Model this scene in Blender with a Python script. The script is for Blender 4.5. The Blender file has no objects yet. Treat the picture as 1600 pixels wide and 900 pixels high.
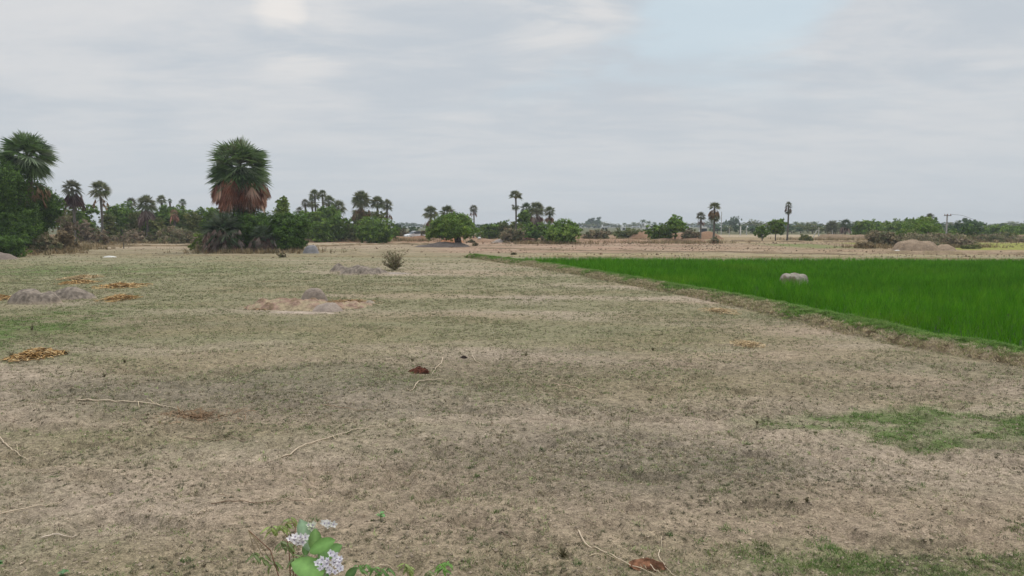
import bpy, math, random
import numpy as np
from mathutils import Vector

# ------------------------------------------------------------------ camera, sky, sun, exposure
S = bpy.context.scene
COL = S.collection
F = 1180.0; CAMZ = 2.5; PITCH = math.atan((450-352)/F)
cam_d = bpy.data.cameras.new("camera"); cam = bpy.data.objects.new("camera", cam_d); COL.objects.link(cam)
cam.location = (0, 0, CAMZ); cam.rotation_euler = (math.pi/2-PITCH, 0, 0)
cam_d.sensor_width = 36; cam_d.lens = 36*F/1600; cam_d.clip_start = 0.05; cam_d.clip_end = 5000
S.camera = cam
S.view_settings.view_transform = 'Standard'; S.view_settings.look = 'None'
S.view_settings.gamma = 1; S.view_settings.exposure = 0.0; S.view_settings.use_curve_mapping = False

SUN_EL, SUN_AZ = 58.0, 35.0           # azimuth from +Y (view direction) towards +X
W = bpy.data.worlds.new("World"); S.world = W; W.use_nodes = True
def world():
    nt = W.node_tree; N = nt.nodes; L = nt.links
    for n in list(N): N.remove(n)
    def nn(t, **k):
        n = N.new(t)
        for a, b in k.items(): setattr(n, a, b)
        return n
    def m(op, a, b=None, c=None):
        n = nn('ShaderNodeMath', operation=op)
        for i, v in enumerate((a, b, c)):
            if v is None: continue
            if isinstance(v, (int, float)): n.inputs[i].default_value = v
            else: L.new(v, n.inputs[i])
        return n.outputs[0]
    out = nn('ShaderNodeOutputWorld'); bg = nn('ShaderNodeBackground'); bg.inputs[1].default_value = 0.1
    sky = nn('ShaderNodeTexSky', sky_type='NISHITA', sun_disc=False)
    sky.sun_elevation = math.radians(SUN_EL); sky.sun_rotation = math.radians(SUN_AZ)
    tc = nn('ShaderNodeTexCoord'); sp = nn('ShaderNodeSeparateXYZ'); L.new(tc.outputs['Generated'], sp.inputs[0])
    z = m('MAXIMUM', sp.outputs[2], 0.0); zz = m('ADD', z, 0.13)
    cx = m('DIVIDE', sp.outputs[0], zz); cy = m('DIVIDE', sp.outputs[1], zz)
    cb = nn('ShaderNodeCombineXYZ'); L.new(cx, cb.inputs[0]); L.new(cy, cb.inputs[1])
    def noise(scale, det, rough, off, dist=0.0, sx=1.0, sy=1.0):
        mp = nn('ShaderNodeMapping'); mp.inputs[1].default_value = off; mp.inputs[3].default_value = (sx, sy, 1)
        L.new(cb.outputs[0], mp.inputs[0])
        n = nn('ShaderNodeTexNoise'); n.inputs['Scale'].default_value = scale; n.inputs['Detail'].default_value = det
        n.inputs['Roughness'].default_value = rough; n.inputs['Distortion'].default_value = dist
        L.new(mp.outputs[0], n.inputs['Vector']); return n.outputs[0]
    def ramp(v, a, b):
        n = nn('ShaderNodeMapRange', interpolation_type='SMOOTHSTEP'); L.new(v, n.inputs[0])
        n.inputs[1].default_value = a; n.inputs[2].default_value = b; return n.outputs[0]
    def mix(f, a, b):
        n = nn('ShaderNodeMix', data_type='RGBA')
        if isinstance(f, (int, float)): n.inputs[0].default_value = f
        else: L.new(f, n.inputs[0])
        for s, v in ((n.inputs[6], a), (n.inputs[7], b)):
            if isinstance(v, tuple): s.default_value = (*v, 1)
            else: L.new(v, s)
        return n.outputs[2]
    big = noise(0.75, 5, 0.55, (3.1, 1.7, 0), 0.3, 0.8, 1.0)
    med = noise(2.2, 7, 0.62, (0.4, 6.2, 0), 0.5, 0.6, 1.0)
    fin = noise(6.0, 6, 0.6, (7.4, 2.2, 0), 0.2, 0.5, 1.0)
    hole = noise(1.0, 5, 0.6, (5.3, 9.1, 0), 0.4, 0.7, 1.0)
    tone = m('ADD', m('MULTIPLY', big, 0.42), m('ADD', m('MULTIPLY', med, 0.38), m('MULTIPLY', fin, 0.20)))
    t = ramp(tone, 0.40, 0.62)
    cloud = mix(t, (5.5, 5.98, 6.5), (6.95, 7.05, 7.2))
    # flat pale grey veil close to the horizon
    veil = m('SUBTRACT', 1.0, ramp(z, 0.0, 0.24))
    cloud = mix(m('MULTIPLY', veil, 0.75), cloud, (5.9, 6.3, 6.65))
    # thin spots where blue sky comes through
    blue = nn('ShaderNodeVectorMath', operation='SCALE'); L.new(sky.outputs[0], blue.inputs[0]); blue.inputs[3].default_value = 1.0
    bl = mix(0.82, blue.outputs[0], (6.5, 7.7, 8.2))
    def spot(px, py, deg0, deg1):
        d = Vector(((px-800)/F, math.cos(PITCH)-(py-450)/F*math.sin(PITCH), -math.sin(PITCH)-(py-450)/F*math.cos(PITCH))).normalized()
        n = nn('ShaderNodeVectorMath', operation='DOT_PRODUCT'); L.new(tc.outputs['Generated'], n.inputs[0]); n.inputs[1].default_value = d
        return ramp(n.outputs['Value'], math.cos(math.radians(deg0)), math.cos(math.radians(deg1)))
    gap = m('MAXIMUM', spot(1130, 0, 10, 2), m('MULTIPLY', spot(960, 110, 6, 1), 0.5))
    hf = m('MULTIPLY', ramp(m('ADD', hole, m('MULTIPLY', gap, 0.25)), 0.55, 0.76), ramp(z, 0.12, 0.24))
    col = mix(m('MULTIPLY', hf, 0.7), cloud, bl)
    puff = m('MAXIMUM', spot(440, 18, 2.6, .3), m('MULTIPLY', m('MAXIMUM', spot(880, 5, 7, 1), spot(470, 45, 5, 1)), 0.45))
    col = mix(m('MULTIPLY', puff, ramp(m('ADD', med, m('MULTIPLY', puff, .12)), 0.42, 0.66)), col, (8.3, 8.05, 7.8))
    # an overcast sky is brighter overhead than at the horizon
    gain = m('ADD', 1.0, m('MULTIPLY', ramp(z, 0.34, 0.95), 1.2))
    sc = nn('ShaderNodeVectorMath', operation='SCALE'); L.new(col, sc.inputs[0]); L.new(gain, sc.inputs[3])
    L.new(sc.outputs[0], bg.inputs[0]); L.new(bg.outputs[0], out.inputs[0])
world()
sd = bpy.data.lights.new("sun", 'SUN'); sd.energy = 1.4; sd.angle = math.radians(14); sd.color = (1.0, 0.95, 0.88)
sun = bpy.data.objects.new("sun", sd); COL.objects.link(sun)
_e, _a = math.radians(SUN_EL), math.radians(SUN_AZ)
sun.rotation_euler = Vector((math.sin(_a)*math.cos(_e), math.cos(_a)*math.cos(_e), math.sin(_e))).to_track_quat('Z', 'Y').to_euler()

# ------------------------------------------------------------------ helpers
cp, sp_ = math.cos(PITCH), math.sin(PITCH)
def ray(px, py):
    a, b = (px-800)/F, -(py-450)/F
    return np.array([a, cp+b*sp_, -sp_+b*cp])
def P(px, py, z=0.0):
    """ground point seen at a photograph position"""
    d = ray(px, py); t = (z-CAMZ)/d[2]; return np.array([d[0]*t, d[1]*t, z])
def AT(px, D):
    """x of something standing at distance D"""
    return (px-800)/F*D
def ZAT(py, D): return CAMZ-(py-352)/F*D

def h2(ix, iy, s):
    v = (ix.astype(np.int64)*374761393 + iy.astype(np.int64)*668265263 + s*1442695041) & 0x7fffffff
    v = ((v ^ (v >> 13))*1274126177) & 0x7fffffff
    v = (v ^ (v >> 16)) & 0xffffff
    return v/float(0xffffff)
def vn(x, y, s=0):
    x = np.asarray(x, float); y = np.asarray(y, float)
    ix = np.floor(x); iy = np.floor(y); fx = x-ix; fy = y-iy
    fx = fx*fx*(3-2*fx); fy = fy*fy*(3-2*fy)
    ix = ix.astype(np.int64); iy = iy.astype(np.int64)
    a = h2(ix, iy, s); b = h2(ix+1, iy, s); c = h2(ix, iy+1, s); d = h2(ix+1, iy+1, s)
    return (a*(1-fx)+b*fx)*(1-fy)+(c*(1-fx)+d*fx)*fy
def fbm(x, y, s=0, o=4, g=0.5):
    t = 0; a = 1; n = 0
    for i in range(o):
        t = t+a*vn(x*2**i+17.3*i, y*2**i-9.1*i, s+i*7); n += a; a *= g
    return t/n
def sst(a, b, x):
    t = np.clip((x-a)/(b-a), 0, 1); return t*t*(3-2*t)

def mk(name, V, faces, mat=None, col=None, parent=None, smooth=False, link=True):
    V = np.asarray(V, np.float32); me = bpy.data.meshes.new(name)
    if isinstance(faces, np.ndarray): faces = [faces]
    faces = [f for f in faces if len(f)]
    me.vertices.add(len(V)); me.vertices.foreach_set('co', V.ravel())
    idx = np.concatenate([f.ravel() for f in faces]).astype(np.int32)
    tot = np.concatenate([np.full(len(f), f.shape[1], np.int32) for f in faces])
    st = np.concatenate([[0], np.cumsum(tot)[:-1]]).astype(np.int32)
    me.loops.add(len(idx)); me.loops.foreach_set('vertex_index', idx)
    me.polygons.add(len(tot)); me.polygons.foreach_set('loop_start', st)
    me.polygons.foreach_set('use_smooth', np.full(len(tot), bool(smooth)))
    if col is not None:
        c = np.ones((len(V), 4), np.float32); c[:, :3] = col
        at = me.color_attributes.new('Col', 'FLOAT_COLOR', 'POINT'); at.data.foreach_set('color', c.ravel())
    me.update(calc_edges=True); me.validate()
    if mat: me.materials.append(mat)
    o = bpy.data.objects.new(name, me)
    if link: COL.objects.link(o)
    if parent is not None: o.parent = parent
    return o
def tag(o, label=None, cat=None, group=None, kind=None):
    if label: o['label'] = label
    if cat: o['category'] = cat
    if group: o['group'] = group
    if kind: o['kind'] = kind
    return o
def empty(name, loc):
    o = bpy.data.objects.new(name, None); o.empty_display_size = 0.3; COL.objects.link(o); o.location = loc; return o
def copy_tree(o, parent=None):
    c = o.copy(); COL.objects.link(c); c.parent = parent
    for ch in list(o.children): copy_tree(ch, c)
    return c
class MB:
    """collects geometry of ONE part"""
    def __init__(s): s.v = []; s.f = {}; s.c = []; s.n = 0
    def add(s, V, faces, col=None):
        V = np.asarray(V, float)
        if isinstance(faces, np.ndarray): faces = [faces]
        for f in faces:
            if len(f): s.f.setdefault(f.shape[1], []).append(np.asarray(f)+s.n)
        s.v.append(V); s.n += len(V)
        c = np.empty((len(V), 3)); c[:] = (0.3, 0.3, 0.3) if col is None else col; s.c.append(c)
        return s
    def box(s, c, size, col=None, rz=0.0, top=1.0):
        x, y, z = np.array(size)/2
        V = np.array([[-x,-y,-z],[x,-y,-z],[x,y,-z],[-x,y,-z],[-x*top,-y*top,z],[x*top,-y*top,z],[x*top,y*top,z],[-x*top,y*top,z]])
        ca, sa = math.cos(rz), math.sin(rz)
        V = V@np.array([[ca, sa, 0], [-sa, ca, 0], [0, 0, 1]])+np.array(c)
        return s.add(V, np.array([[0,3,2,1],[4,5,6,7],[0,1,5,4],[1,2,6,5],[2,3,7,6],[3,0,4,7]]), col)
    def tube(s, pts, rad, col=None, n=7, cap=True):
        pts = np.array(pts, float); k = len(pts); rad = np.broadcast_to(np.array(rad, float), (k,))
        V = []; T = np.gradient(pts, axis=0)
        for i in range(k):
            t = T[i]/(np.linalg.norm(T[i])+1e-9); u = np.cross(t, [0, 0, 1.0]) if abs(t[2]) < 0.9 else np.cross(t, [1.0, 0, 0])
            u /= np.linalg.norm(u); w = np.cross(t, u); a = np.arange(n)*2*np.pi/n
            V.append(pts[i]+rad[i]*(np.cos(a)[:, None]*u+np.sin(a)[:, None]*w))
        V = np.concatenate(V); q = []
        for i in range(k-1):
            for j in range(n):
                q.append([i*n+j, i*n+(j+1) % n, (i+1)*n+(j+1) % n, (i+1)*n+j])
        fs = [np.array(q)]
        if cap: fs.append(np.array([[*range(n)][::-1], [*range((k-1)*n, k*n)]]))
        return s.add(V, fs, col)
    def build(s, name, mat, parent=None, smooth=False, link=True):
        return mk(name, np.concatenate(s.v), [np.concatenate(x) for x in s.f.values()], mat, np.concatenate(s.c), parent, smooth, link)

# ------------------------------------------------------------------ materials
def new_mat(name):
    m = bpy.data.materials.new(name); m.use_nodes = True; nt = m.node_tree
    return m, nt, nt.nodes, nt.links, nt.nodes['Principled BSDF']
def leaf_mat(name, trans=0.28, rough=0.55, spec=0.25):
    m, nt, N, L, b = new_mat(name)
    at = N.new('ShaderNodeAttribute'); at.attribute_name = 'Col'
    L.new(at.outputs['Color'], b.inputs['Base Color']); b.inputs['Roughness'].default_value = rough
    b.inputs['Specular IOR Level'].default_value = spec
    t = N.new('ShaderNodeBsdfTranslucent'); L.new(at.outputs['Color'], t.inputs[0])
    mx = N.new('ShaderNodeMixShader'); mx.inputs[0].default_value = trans
    L.new(b.outputs[0], mx.inputs[1]); L.new(t.outputs[0], mx.inputs[2]); L.new(mx.outputs[0], N['Material Output'].inputs[0])
    return m
def col_mat(name, rough=0.9, scale=8.0, amt=0.25, bump=0.3, spec=0.2, bscale=None, dist=0.02):
    m, nt, N, L, b = new_mat(name)
    at = N.new('ShaderNodeAttribute'); at.attribute_name = 'Col'
    tc = N.new('ShaderNodeTexCoord')
    n = N.new('ShaderNodeTexNoise'); n.inputs['Scale'].default_value = scale; n.inputs['Detail'].default_value = 6
    n.inputs['Roughness'].default_value = 0.65; L.new(tc.outputs['Object'], n.inputs['Vector'])
    mr = N.new('ShaderNodeMapRange'); mr.inputs[1].default_value = 0.3; mr.inputs[2].default_value = 0.7
    mr.inputs[3].default_value = 1-amt; mr.inputs[4].default_value = 1+amt; L.new(n.outputs[0], mr.inputs[0])
    sc = N.new('ShaderNodeVectorMath'); sc.operation = 'SCALE'; L.new(at.outputs['Color'], sc.inputs[0]); L.new(mr.outputs[0], sc.inputs[3])
    L.new(sc.outputs[0], b.inputs['Base Color']); b.inputs['Roughness'].default_value = rough; b.inputs['Specular IOR Level'].default_value = spec
    if bump:
        bp = N.new('ShaderNodeBump'); bp.inputs['Strength'].default_value = bump; bp.inputs['Distance'].default_value = dist
        n2 = n
        if bscale:
            n2 = N.new('ShaderNodeTexNoise'); n2.inputs['Scale'].default_value = bscale; n2.inputs['Detail'].default_value = 5; L.new(tc.outputs['Object'], n2.inputs['Vector'])
        L.new(n2.outputs[0], bp.inputs['Height']); L.new(bp.outputs[0], b.inputs['Normal'])
    return m
def ground_mat():
    m, nt, N, L, b = new_mat('ground')
    at = N.new('ShaderNodeAttribute'); at.attribute_name = 'Col'; tc = N.new('ShaderNodeTexCoord')
    def noise(s, d, r, sx=1, sy=1):
        mp = N.new('ShaderNodeMapping'); mp.inputs[3].default_value = (sx, sy, 1); L.new(tc.outputs['Object'], mp.inputs[0])
        n = N.new('ShaderNodeTexNoise'); n.inputs['Scale'].default_value = s; n.inputs['Detail'].default_value = d; n.inputs['Roughness'].default_value = r
        L.new(mp.outputs[0], n.inputs['Vector']); return n.outputs[0]
    def mr(v, a, b_, c, d):
        n = N.new('ShaderNodeMapRange'); L.new(v, n.inputs[0])
        for i, q in enumerate((a, b_, c, d)): n.inputs[i+1].default_value = q
        return n.outputs[0]
    def mul(a, c):
        n = N.new('ShaderNodeMath'); n.operation = 'MULTIPLY'; L.new(a, n.inputs[0]); L.new(c, n.inputs[1]); return n.outputs[0]
    blot = noise(1.4, 5, 0.65, 0.6, 1.0); clod = noise(11, 6, 0.72); grit = noise(70, 3, 0.7)
    mid = noise(3.3, 6, 0.75, 0.7, 1.0)
    f = mul(mul(mul(mr(blot, .3, .7, .92, 1.10), mr(mid, .36, .64, .86, 1.14)), mr(clod, .38, .63, .70, 1.24)), mr(grit, .35, .65, .68, 1.28))
    sc = N.new('ShaderNodeVectorMath'); sc.operation = 'SCALE'; L.new(at.outputs['Color'], sc.inputs[0]); L.new(f, sc.inputs[3])
    # dead grass litter: darker, greener flecks
    fl = noise(26, 5, 0.75, 1.0, 1.0); mx = N.new('ShaderNodeMix'); mx.data_type = 'RGBA'
    L.new(mr(fl, .52, .62, 0, .62), mx.inputs[0]); L.new(sc.outputs[0], mx.inputs[6]); mx.inputs[7].default_value = (.115, .105, .06, 1)
    pf = noise(8.5, 6, 0.8, .45, 1.0); mx2 = N.new('ShaderNodeMix'); mx2.data_type = 'RGBA'
    L.new(mr(pf, .57, .66, 0, .6), mx2.inputs[0]); L.new(mx.outputs[2], mx2.inputs[6]); mx2.inputs[7].default_value = (.44, .365, .245, 1)
    L.new(mx2.outputs[2], b.inputs['Base Color']); b.inputs['Roughness'].default_value = 0.97; b.inputs['Specular IOR Level'].default_value = 0.1
    ad = N.new('ShaderNodeMath'); ad.operation = 'ADD'; L.new(clod, ad.inputs[0])
    g2 = N.new('ShaderNodeMath'); g2.operation = 'MULTIPLY'; g2.inputs[1].default_value = 0.3; L.new(grit, g2.inputs[0]); L.new(g2.outputs[0], ad.inputs[1])
    bp = N.new('ShaderNodeBump'); bp.inputs['Strength'].default_value = 0.9; bp.inputs['Distance'].default_value = 0.06
    L.new(ad.outputs[0], bp.inputs['Height']); L.new(bp.outputs[0], b.inputs['Normal'])
    return m
M_GROUND = ground_mat()
M_LEAF = leaf_mat('foliage'); M_BLADE = leaf_mat('grass_blades', 0.3, 0.7, 0.15); M_PALM = leaf_mat('palm_fronds', 0.15, 0.42, 0.5)
M_RICE = leaf_mat('rice_leaves', 0.35, 0.8, 0.03)
M_DEAD = leaf_mat('dead_leaves', 0.1, 0.85, 0.1)
M_BARK = col_mat('bark', 0.9, 5, 0.35, 0.6); M_EARTH = col_mat('earth', 0.95, 7, 0.3, 0.8, 0.1, 18, 0.04)
M_ROCK = col_mat('rock', 0.92, 6, 0.22, 0.7, 0.2, 14, 0.04); M_STICK = col_mat('dry_wood', 0.75, 30, 0.2, 0.3, 0.3)
M_WALL = col_mat('painted_wall', 0.85, 1.2, 0.12, 0.1); M_CONC = col_mat('concrete', 0.85, 2.5, 0.15, 0.2)
M_DUNG = col_mat('dung', 0.95, 25, 0.35, 0.8, 0.1); M_PETAL = leaf_mat('petals', 0.35, 0.6, 0.2)
M_METAL = col_mat('painted_metal', 0.3, 3, 0.03, 0, 0.5); M_GLASS = col_mat('dark_glass', 0.08, 3, 0.0, 0, 0.6); M_RUB = col_mat('rubber', 0.8, 20, 0.1, 0.1)

# ------------------------------------------------------------------ the lie of the land
SOIL = np.array((.425, .338, .252)); OLIVE = np.array((.268, .243, .145)); DARK = np.array((.185, .163, .122))
PALE = np.array((.43, .335, .235)); GREEN = np.array((.095, .17, .035)); PINK = np.array((.36, .235, .17)); RUST = np.array((.27, .145, .085))
YELLOW = np.array((.27, .28, .06)); STRAWC = np.array((.42, .33, .19))

BUND = [(738, 402), (782, 407.5), (856, 418), (950, 435), (1045, 452), (1150, 471), (1250, 494), (1350, 517), (1450, 538), (1600, 563)]
bund_w = np.array([P(a, b)[:2] for a, b in BUND])
d_ = bund_w[-1]-bund_w[-2]; bund_w = np.vstack([bund_w, bund_w[-1]+d_*3, bund_w[-1]+d_*8])
def bund_x(y):
    """x of the bund centre line at distance y"""
    return np.interp(-np.asarray(y, float), -bund_w[:, 1], bund_w[:, 0])
def H(x, y):
    x = np.asarray(x, float); y = np.asarray(y, float)
    near = 1-sst(30, 90, y)
    h = (fbm(x*3.2, y*3.2, 5, 3)-.5)*.045*near + (fbm(x*.55, y*.55, 9, 3)-.5)*.09
    d = np.hypot(x, y); dim = (1-sst(10, 22, d))
    h = h - np.abs(fbm(x*7, y*7, 31, 3)-.5)*.075*dim + (fbm(x*15, y*15, 37, 2)-.5)*.022*dim
    # hoof dents
    h = h - .065*sst(.68, .80, vn(x*2.6+3, y*2.6, 77))*dim
    # furrows across the far fields, right
    fz = sst(62, 70, y)*(1-sst(170, 200, y))*sst(-5, 5, x)
    h = h + fz*.05*np.sin(y*1.9+fbm(x*.05, y*.05, 3)*6)*(.4+fbm(x*.12, y*.6, 13))
    return h

def gbl(x, y, px, py, rx, ry):
    c = P(px, py); return np.exp(-((x-c[0])/rx)**2-((y-c[1])/ry)**2)
def cover(x, y):
    """where grass grows (0..1), dark litter, lush green"""
    d = y; u = x+y*.10; n = fbm(u*.09, y*.42+x*.03, 21, 5, .55); n2 = fbm(x*.6, y*.9, 41, 4, .6)
    side = x/np.maximum(y, 1)*1.0
    base = .15+.75*sst(8.5, 20, d)-.35*sst(.15, .5, side)*(1-sst(24, 45, d))
    base = base+.15*sst(.2, .6, -side)
    c = np.clip(base+(n-.5)*2.6+(n2-.5)*.7, 0, 1)
    dark = np.clip(gbl(x, y, 900, 715, 1.7, 1.1)*1.4+gbl(x, y, 1060, 730, 1.3, .8)*1.0+gbl(x, y, 300, 610, 3.2, 1.3)*.9+gbl(x, y, 560, 600, 3.4, 1.4)*.7
                   + sst(.56, .72, fbm(u*.12, y*.6, 51, 4))*.45*(1-sst(12, 30, d)), 0, 1)
    dark = np.clip(dark*(.45+n2*1.1), 0, 1)
    lush = np.clip(gbl(x, y, 1600, 665, 1.9, .75)*1.7+gbl(x, y, 1480, 655, .8, .35)*1.1+gbl(x, y, 1250, 658, .75, .32)*1.0+gbl(x, y, 1440, 690, .9, .25)*.8
                   + gbl(x, y, 1360, 662, .8, .25)*.6 + gbl(x, y, 0, 520, 2.2, 5)*.7+gbl(x, y, 50, 425, 12, 9)*.55+gbl(x, y, 1450, 880, 1.3, .35)*.35+gbl(x, y, 1200, 870, 1.2, .3)*.25, 0, 1)
    lush = np.clip(lush*(.42+1.1*sst(.38, .62, n2)*(.5+sst(.35, .6, fbm(x*2.6, y*3.5, 43, 4))))-.06, 0, 1)
    return c, dark, lush
def gcol(x, y):
    c, dark, lush = cover(x, y); k = c[..., None]
    col = SOIL*(1-k)+OLIVE*k
    brown = sst(.5, .7, fbm(x*.2+8, y*.5, 61, 3))[..., None]*.25
    col = col*(1-brown)+np.array((.30, .205, .115))*brown
    col = col*(1-dark[..., None]*.6)+DARK*dark[..., None]*.6
    col = col*(1-lush[..., None]*.8)+GREEN*lush[..., None]*.8
    n = fbm(x*.05, y*.35, 71, 4); n2 = fbm(x*.25, y*1.2, 81, 4)
    side = x/np.maximum(y, 1)
    def lay(m, C):
        nonlocal col
        m = np.clip(m, 0, 1)[..., None]; col = col*(1-m)+np.asarray(C)*m
    edge = (fbm(x*.08, y*.08, 91, 3)-.5)*5
    ye = y+edge
    # middle ground behind the first low bund
    lay(sst(60, 62, y)*(1-sst(78, 80, ye))*.85, (.29, .245, .15))
    lay(sst(79, 81, ye)*(1-sst(108, 112, ye))*(1-sst(-.18, -.08, side))*.9, PALE*.95)
    lay(sst(66, 72, ye)*(1-sst(108, 112, ye))*sst(-.16, -.05, side), PINK*1.12)
    lay(sst(62, 64, ye)*(1-sst(68, 70, ye))*sst(.0, .1, side), (.36, .30, .17))
    lay(sst(106, 110, ye), RUST*1.15)
    lay(sst(100, 108, ye)*sst(.1, .25, side)*.85, STRAWC*.85)
    lay(sst(66, 70, ye)*(1-sst(100, 104, ye))*sst(.2, .35, side)*.7, (.35, .255, .16))
    lay((sst(.5, .6, n)*.5+sst(.5, .65, n2)*.4)*sst(60, 66, y), (.22, .165, .10))
    fr = sst(.15, .8, np.sin(y*1.35+fbm(x*.04, y*.1, 7, 3)*9))*sst(.35, .6, fbm(x*.3, y*.6, 17, 3))
    lay(fr*sst(66, 72, y)*(1-sst(112, 125, y))*sst(-.05, .1, side)*.55, (.25, .17, .105))
    lay(sst(.56, .62, fbm(x*.5, y*.9, 19, 3))*sst(62, 66, y)*(1-sst(112, 125, y))*.4, (.46, .36, .26))
    lay(sst(150, 170, y)*sst(.1, .2, side)*.7, (.45, .36, .25))
    # two small green fields at the right
    a = P(1290, 388); b = P(1350, 380)
    lay(sst(a[1]-2, a[1], y)*(1-sst(b[1]-6, b[1]-2, y))*sst(a[0]-4, a[0], x)*(1-sst(a[0]+4, a[0]+7, x))*sst(.3, .55, n2+.1)*.85, (.15, .20, .06))
    q = P(1505, 391)
    lay(sst(q[1]-1.5, q[1]+1.5, y)*(1-sst(105, 109, y))*sst(q[0]-2, q[0]+2, x)*.95, YELLOW)
    lay(sst(190, 215, y), (.12, .12, .06))
    # pale bare spots
    for (px, py, rx, ry, s) in ((828, 467, .9, 1.5, .9), (1165, 537, .5, .35, .5), (590, 426, 1.9, 1.6, .7), (470, 484, 1.5, .9, .8), (90, 474, 1.5, .8, .6)):
        lay(gbl(x, y, px, py, rx, ry)*s*(.5+n2), (.40, .32, .25))
    return col

def axis(segs):
    out = []
    for a, b, s0, s1 in segs:
        t = a
        while t < b:
            out.append(t); t += s0+(s1-s0)*(t-a)/(b-a)
    return out
xp = axis([(0, 8, .028, .05), (8, 45, .08, .5), (45, 160, .6, 3), (160, 720, 4, 40)])+[740]
xs = np.array([-v for v in xp[:0:-1]]+xp)
ys = np.array(axis([(-60, 2, 8, 1), (2, 4, .4, .2), (4, 12, .024, .045), (12, 40, .05, .3), (40, 130, .35, 1.0), (130, 300, 1.2, 6), (300, 1000, 8, 50)])+[1005.0])
GX, GY = np.meshgrid(xs, ys); GZ = H(GX, GY)
GC = gcol(GX, GY)
nx, ny = len(xs), len(ys); ii = np.arange(nx*ny).reshape(ny, nx)
gf = np.stack([ii[:-1, :-1], ii[:-1, 1:], ii[1:, 1:], ii[1:, :-1]], -1).reshape(-1, 4)
tag(mk('ground', np.stack([GX, GY, GZ], -1).reshape(-1, 3), gf, M_GROUND, GC.reshape(-1, 3), smooth=True), kind='structure')

def ridge(name, pts, w, h, colf, label=None, step=.4, ns=11, seed=0, rough=.5, lump=1.6, fine=0):
    pts = np.array(pts, float); seg = np.hypot(*np.diff(pts, axis=0).T); s = np.concatenate([[0], np.cumsum(seg)])
    t = np.arange(0, s[-1], step); X = np.interp(t, s, pts[:, 0]); Y = np.interp(t, s, pts[:, 1])
    # soften the corners
    k = max(3, int(2/step)); ker = np.ones(k)/k
    Xp = np.convolve(np.pad(X, k//2, mode='reflect', reflect_type='odd'), ker, 'same')[k//2:k//2+len(X)]
    Yp = np.convolve(np.pad(Y, k//2, mode='reflect', reflect_type='odd'), ker, 'same')[k//2:k//2+len(Y)]
    tx, ty = np.gradient(Xp), np.gradient(Yp); l = np.hypot(tx, ty)+1e-9; nxv, nyv = -ty/l, tx/l
    v = np.linspace(-1, 1, ns); off = (fbm(t*.25, t*0, seed+3, 3)-.5)*w*.5
    A = Xp[:, None]+nxv[:, None]*(v*w/2+off[:, None]); B = Yp[:, None]+nyv[:, None]*(v*w/2+off[:, None])
    prof = np.clip(1-np.abs(v)**2.2, 0, 1)[None, :]
    endf = np.clip(np.minimum(t, s[-1]-t)/1.0, 0, 1)[:, None]
    n = fbm(A*lump, B*lump, seed, 4)
    Z = H(A, B)-.04+prof*endf*h*(1-rough+rough*2*n)
    Z = Z+(fbm(A*9, B*9, seed+1, 3)-.5)*.07*prof*fine
    C = colf(A, B, np.broadcast_to(v, A.shape), n)
    q = np.arange(len(t)*ns).reshape(len(t), ns)
    f = np.stack([q[:-1, :-1], q[1:, :-1], q[1:, 1:], q[:-1, 1:]], -1).reshape(-1, 4)
    o = mk(name, np.stack([A, B, Z], -1).reshape(-1, 3), f, M_GROUND, C.reshape(-1, 3), smooth=True)
    tag(o, kind='structure'); return o
def mixc(a, b, m): m = np.clip(m, 0, 1)[..., None]; return np.asarray(a)*(1-m)+np.asarray(b)*m
def bund_col(A, B, v, n):      # v < 0 : field side is the left of the travel direction -> see below
    g = sst(-.45, .15, v+(n-.5)*1.8)
    return mixc(mixc((.40, .32, .22), (.22, .165, .10), sst(.42, .6, n)), (.16, .205, .075), g)
ridge('paddy_bund', bund_w, .95, .24, bund_col, step=.05, ns=25, seed=3, rough=.42, lump=4.5, fine=1)
low = lambda c1, c2: (lambda A, B, v, n: mixc(c1, c2, sst(.35, .65, n)))
def pxline(l): return [P(a, b)[:2] for a, b in l]
ridge('field_bund', pxline([(-300, 412), (0, 402), (60, 398), (200, 399), (330, 400), (520, 401), (745, 402)]), .7, .13, low((.25, .20, .12), (.33, .27, .16)), seed=11)
ridge('field_bund', pxline([(785, 400.5), (1000, 402.5), (1300, 403), (1640, 406.5), (2400, 409)]), .8, .16, low((.36, .29, .17), (.28, .22, .12)), seed=12)
ridge('field_bund', pxline([(-100, 396), (60, 394), (110, 386), (330, 384), (500, 385), (600, 382), (680, 382)]), .9, .2, low((.27, .19, .11), (.16, .12, .07)), seed=13)
ridge('field_bund', pxline([(745, 388), (900, 392), (1080, 394), (1250, 396.5), (1360, 399)]), .8, .16, low((.2, .15, .10), (.3, .22, .14)), seed=14)
ridge('field_bund', pxline([(120, 377), (330, 377), (480, 377)]), 1.4, .3, low((.29, .17, .10), (.20, .13, .08)), seed=15)
ridge('earth_bank', pxline([(150, 372.5), (330, 373), (480, 374), (600, 374), (680, 376.5)]), 7, .68, low((.30, .19, .11), (.24, .12, .07)), step=1, seed=16, lump=.35)
ridge('earth_bank', pxline([(680, 377), (760, 378), (900, 378), (1000, 379), (1100, 378)]), 5, .5, low((.38, .25, .17), (.28, .17, .11)), step=1, seed=17, lump=.4)
ridge('earth_bank', pxline([(1000, 373), (1050, 374), (1110, 373)]), 8, 1.3, low((.32, .2, .13), (.26, .15, .09)), step=1, seed=18, lump=.3)
ridge('field_bund', pxline([(1100, 377), (1300, 379), (1500, 380)]), 1.2, .25, low((.33, .24, .15), (.22, .16, .10)), seed=19)
ridge('earth_bank', pxline([(1290, 372), (1400, 374), (1640, 373), (1900, 373)]), 7, .9, low((.27, .19, .12), (.20, .14, .09)), step=1, seed=20, lump=.3)
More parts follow.
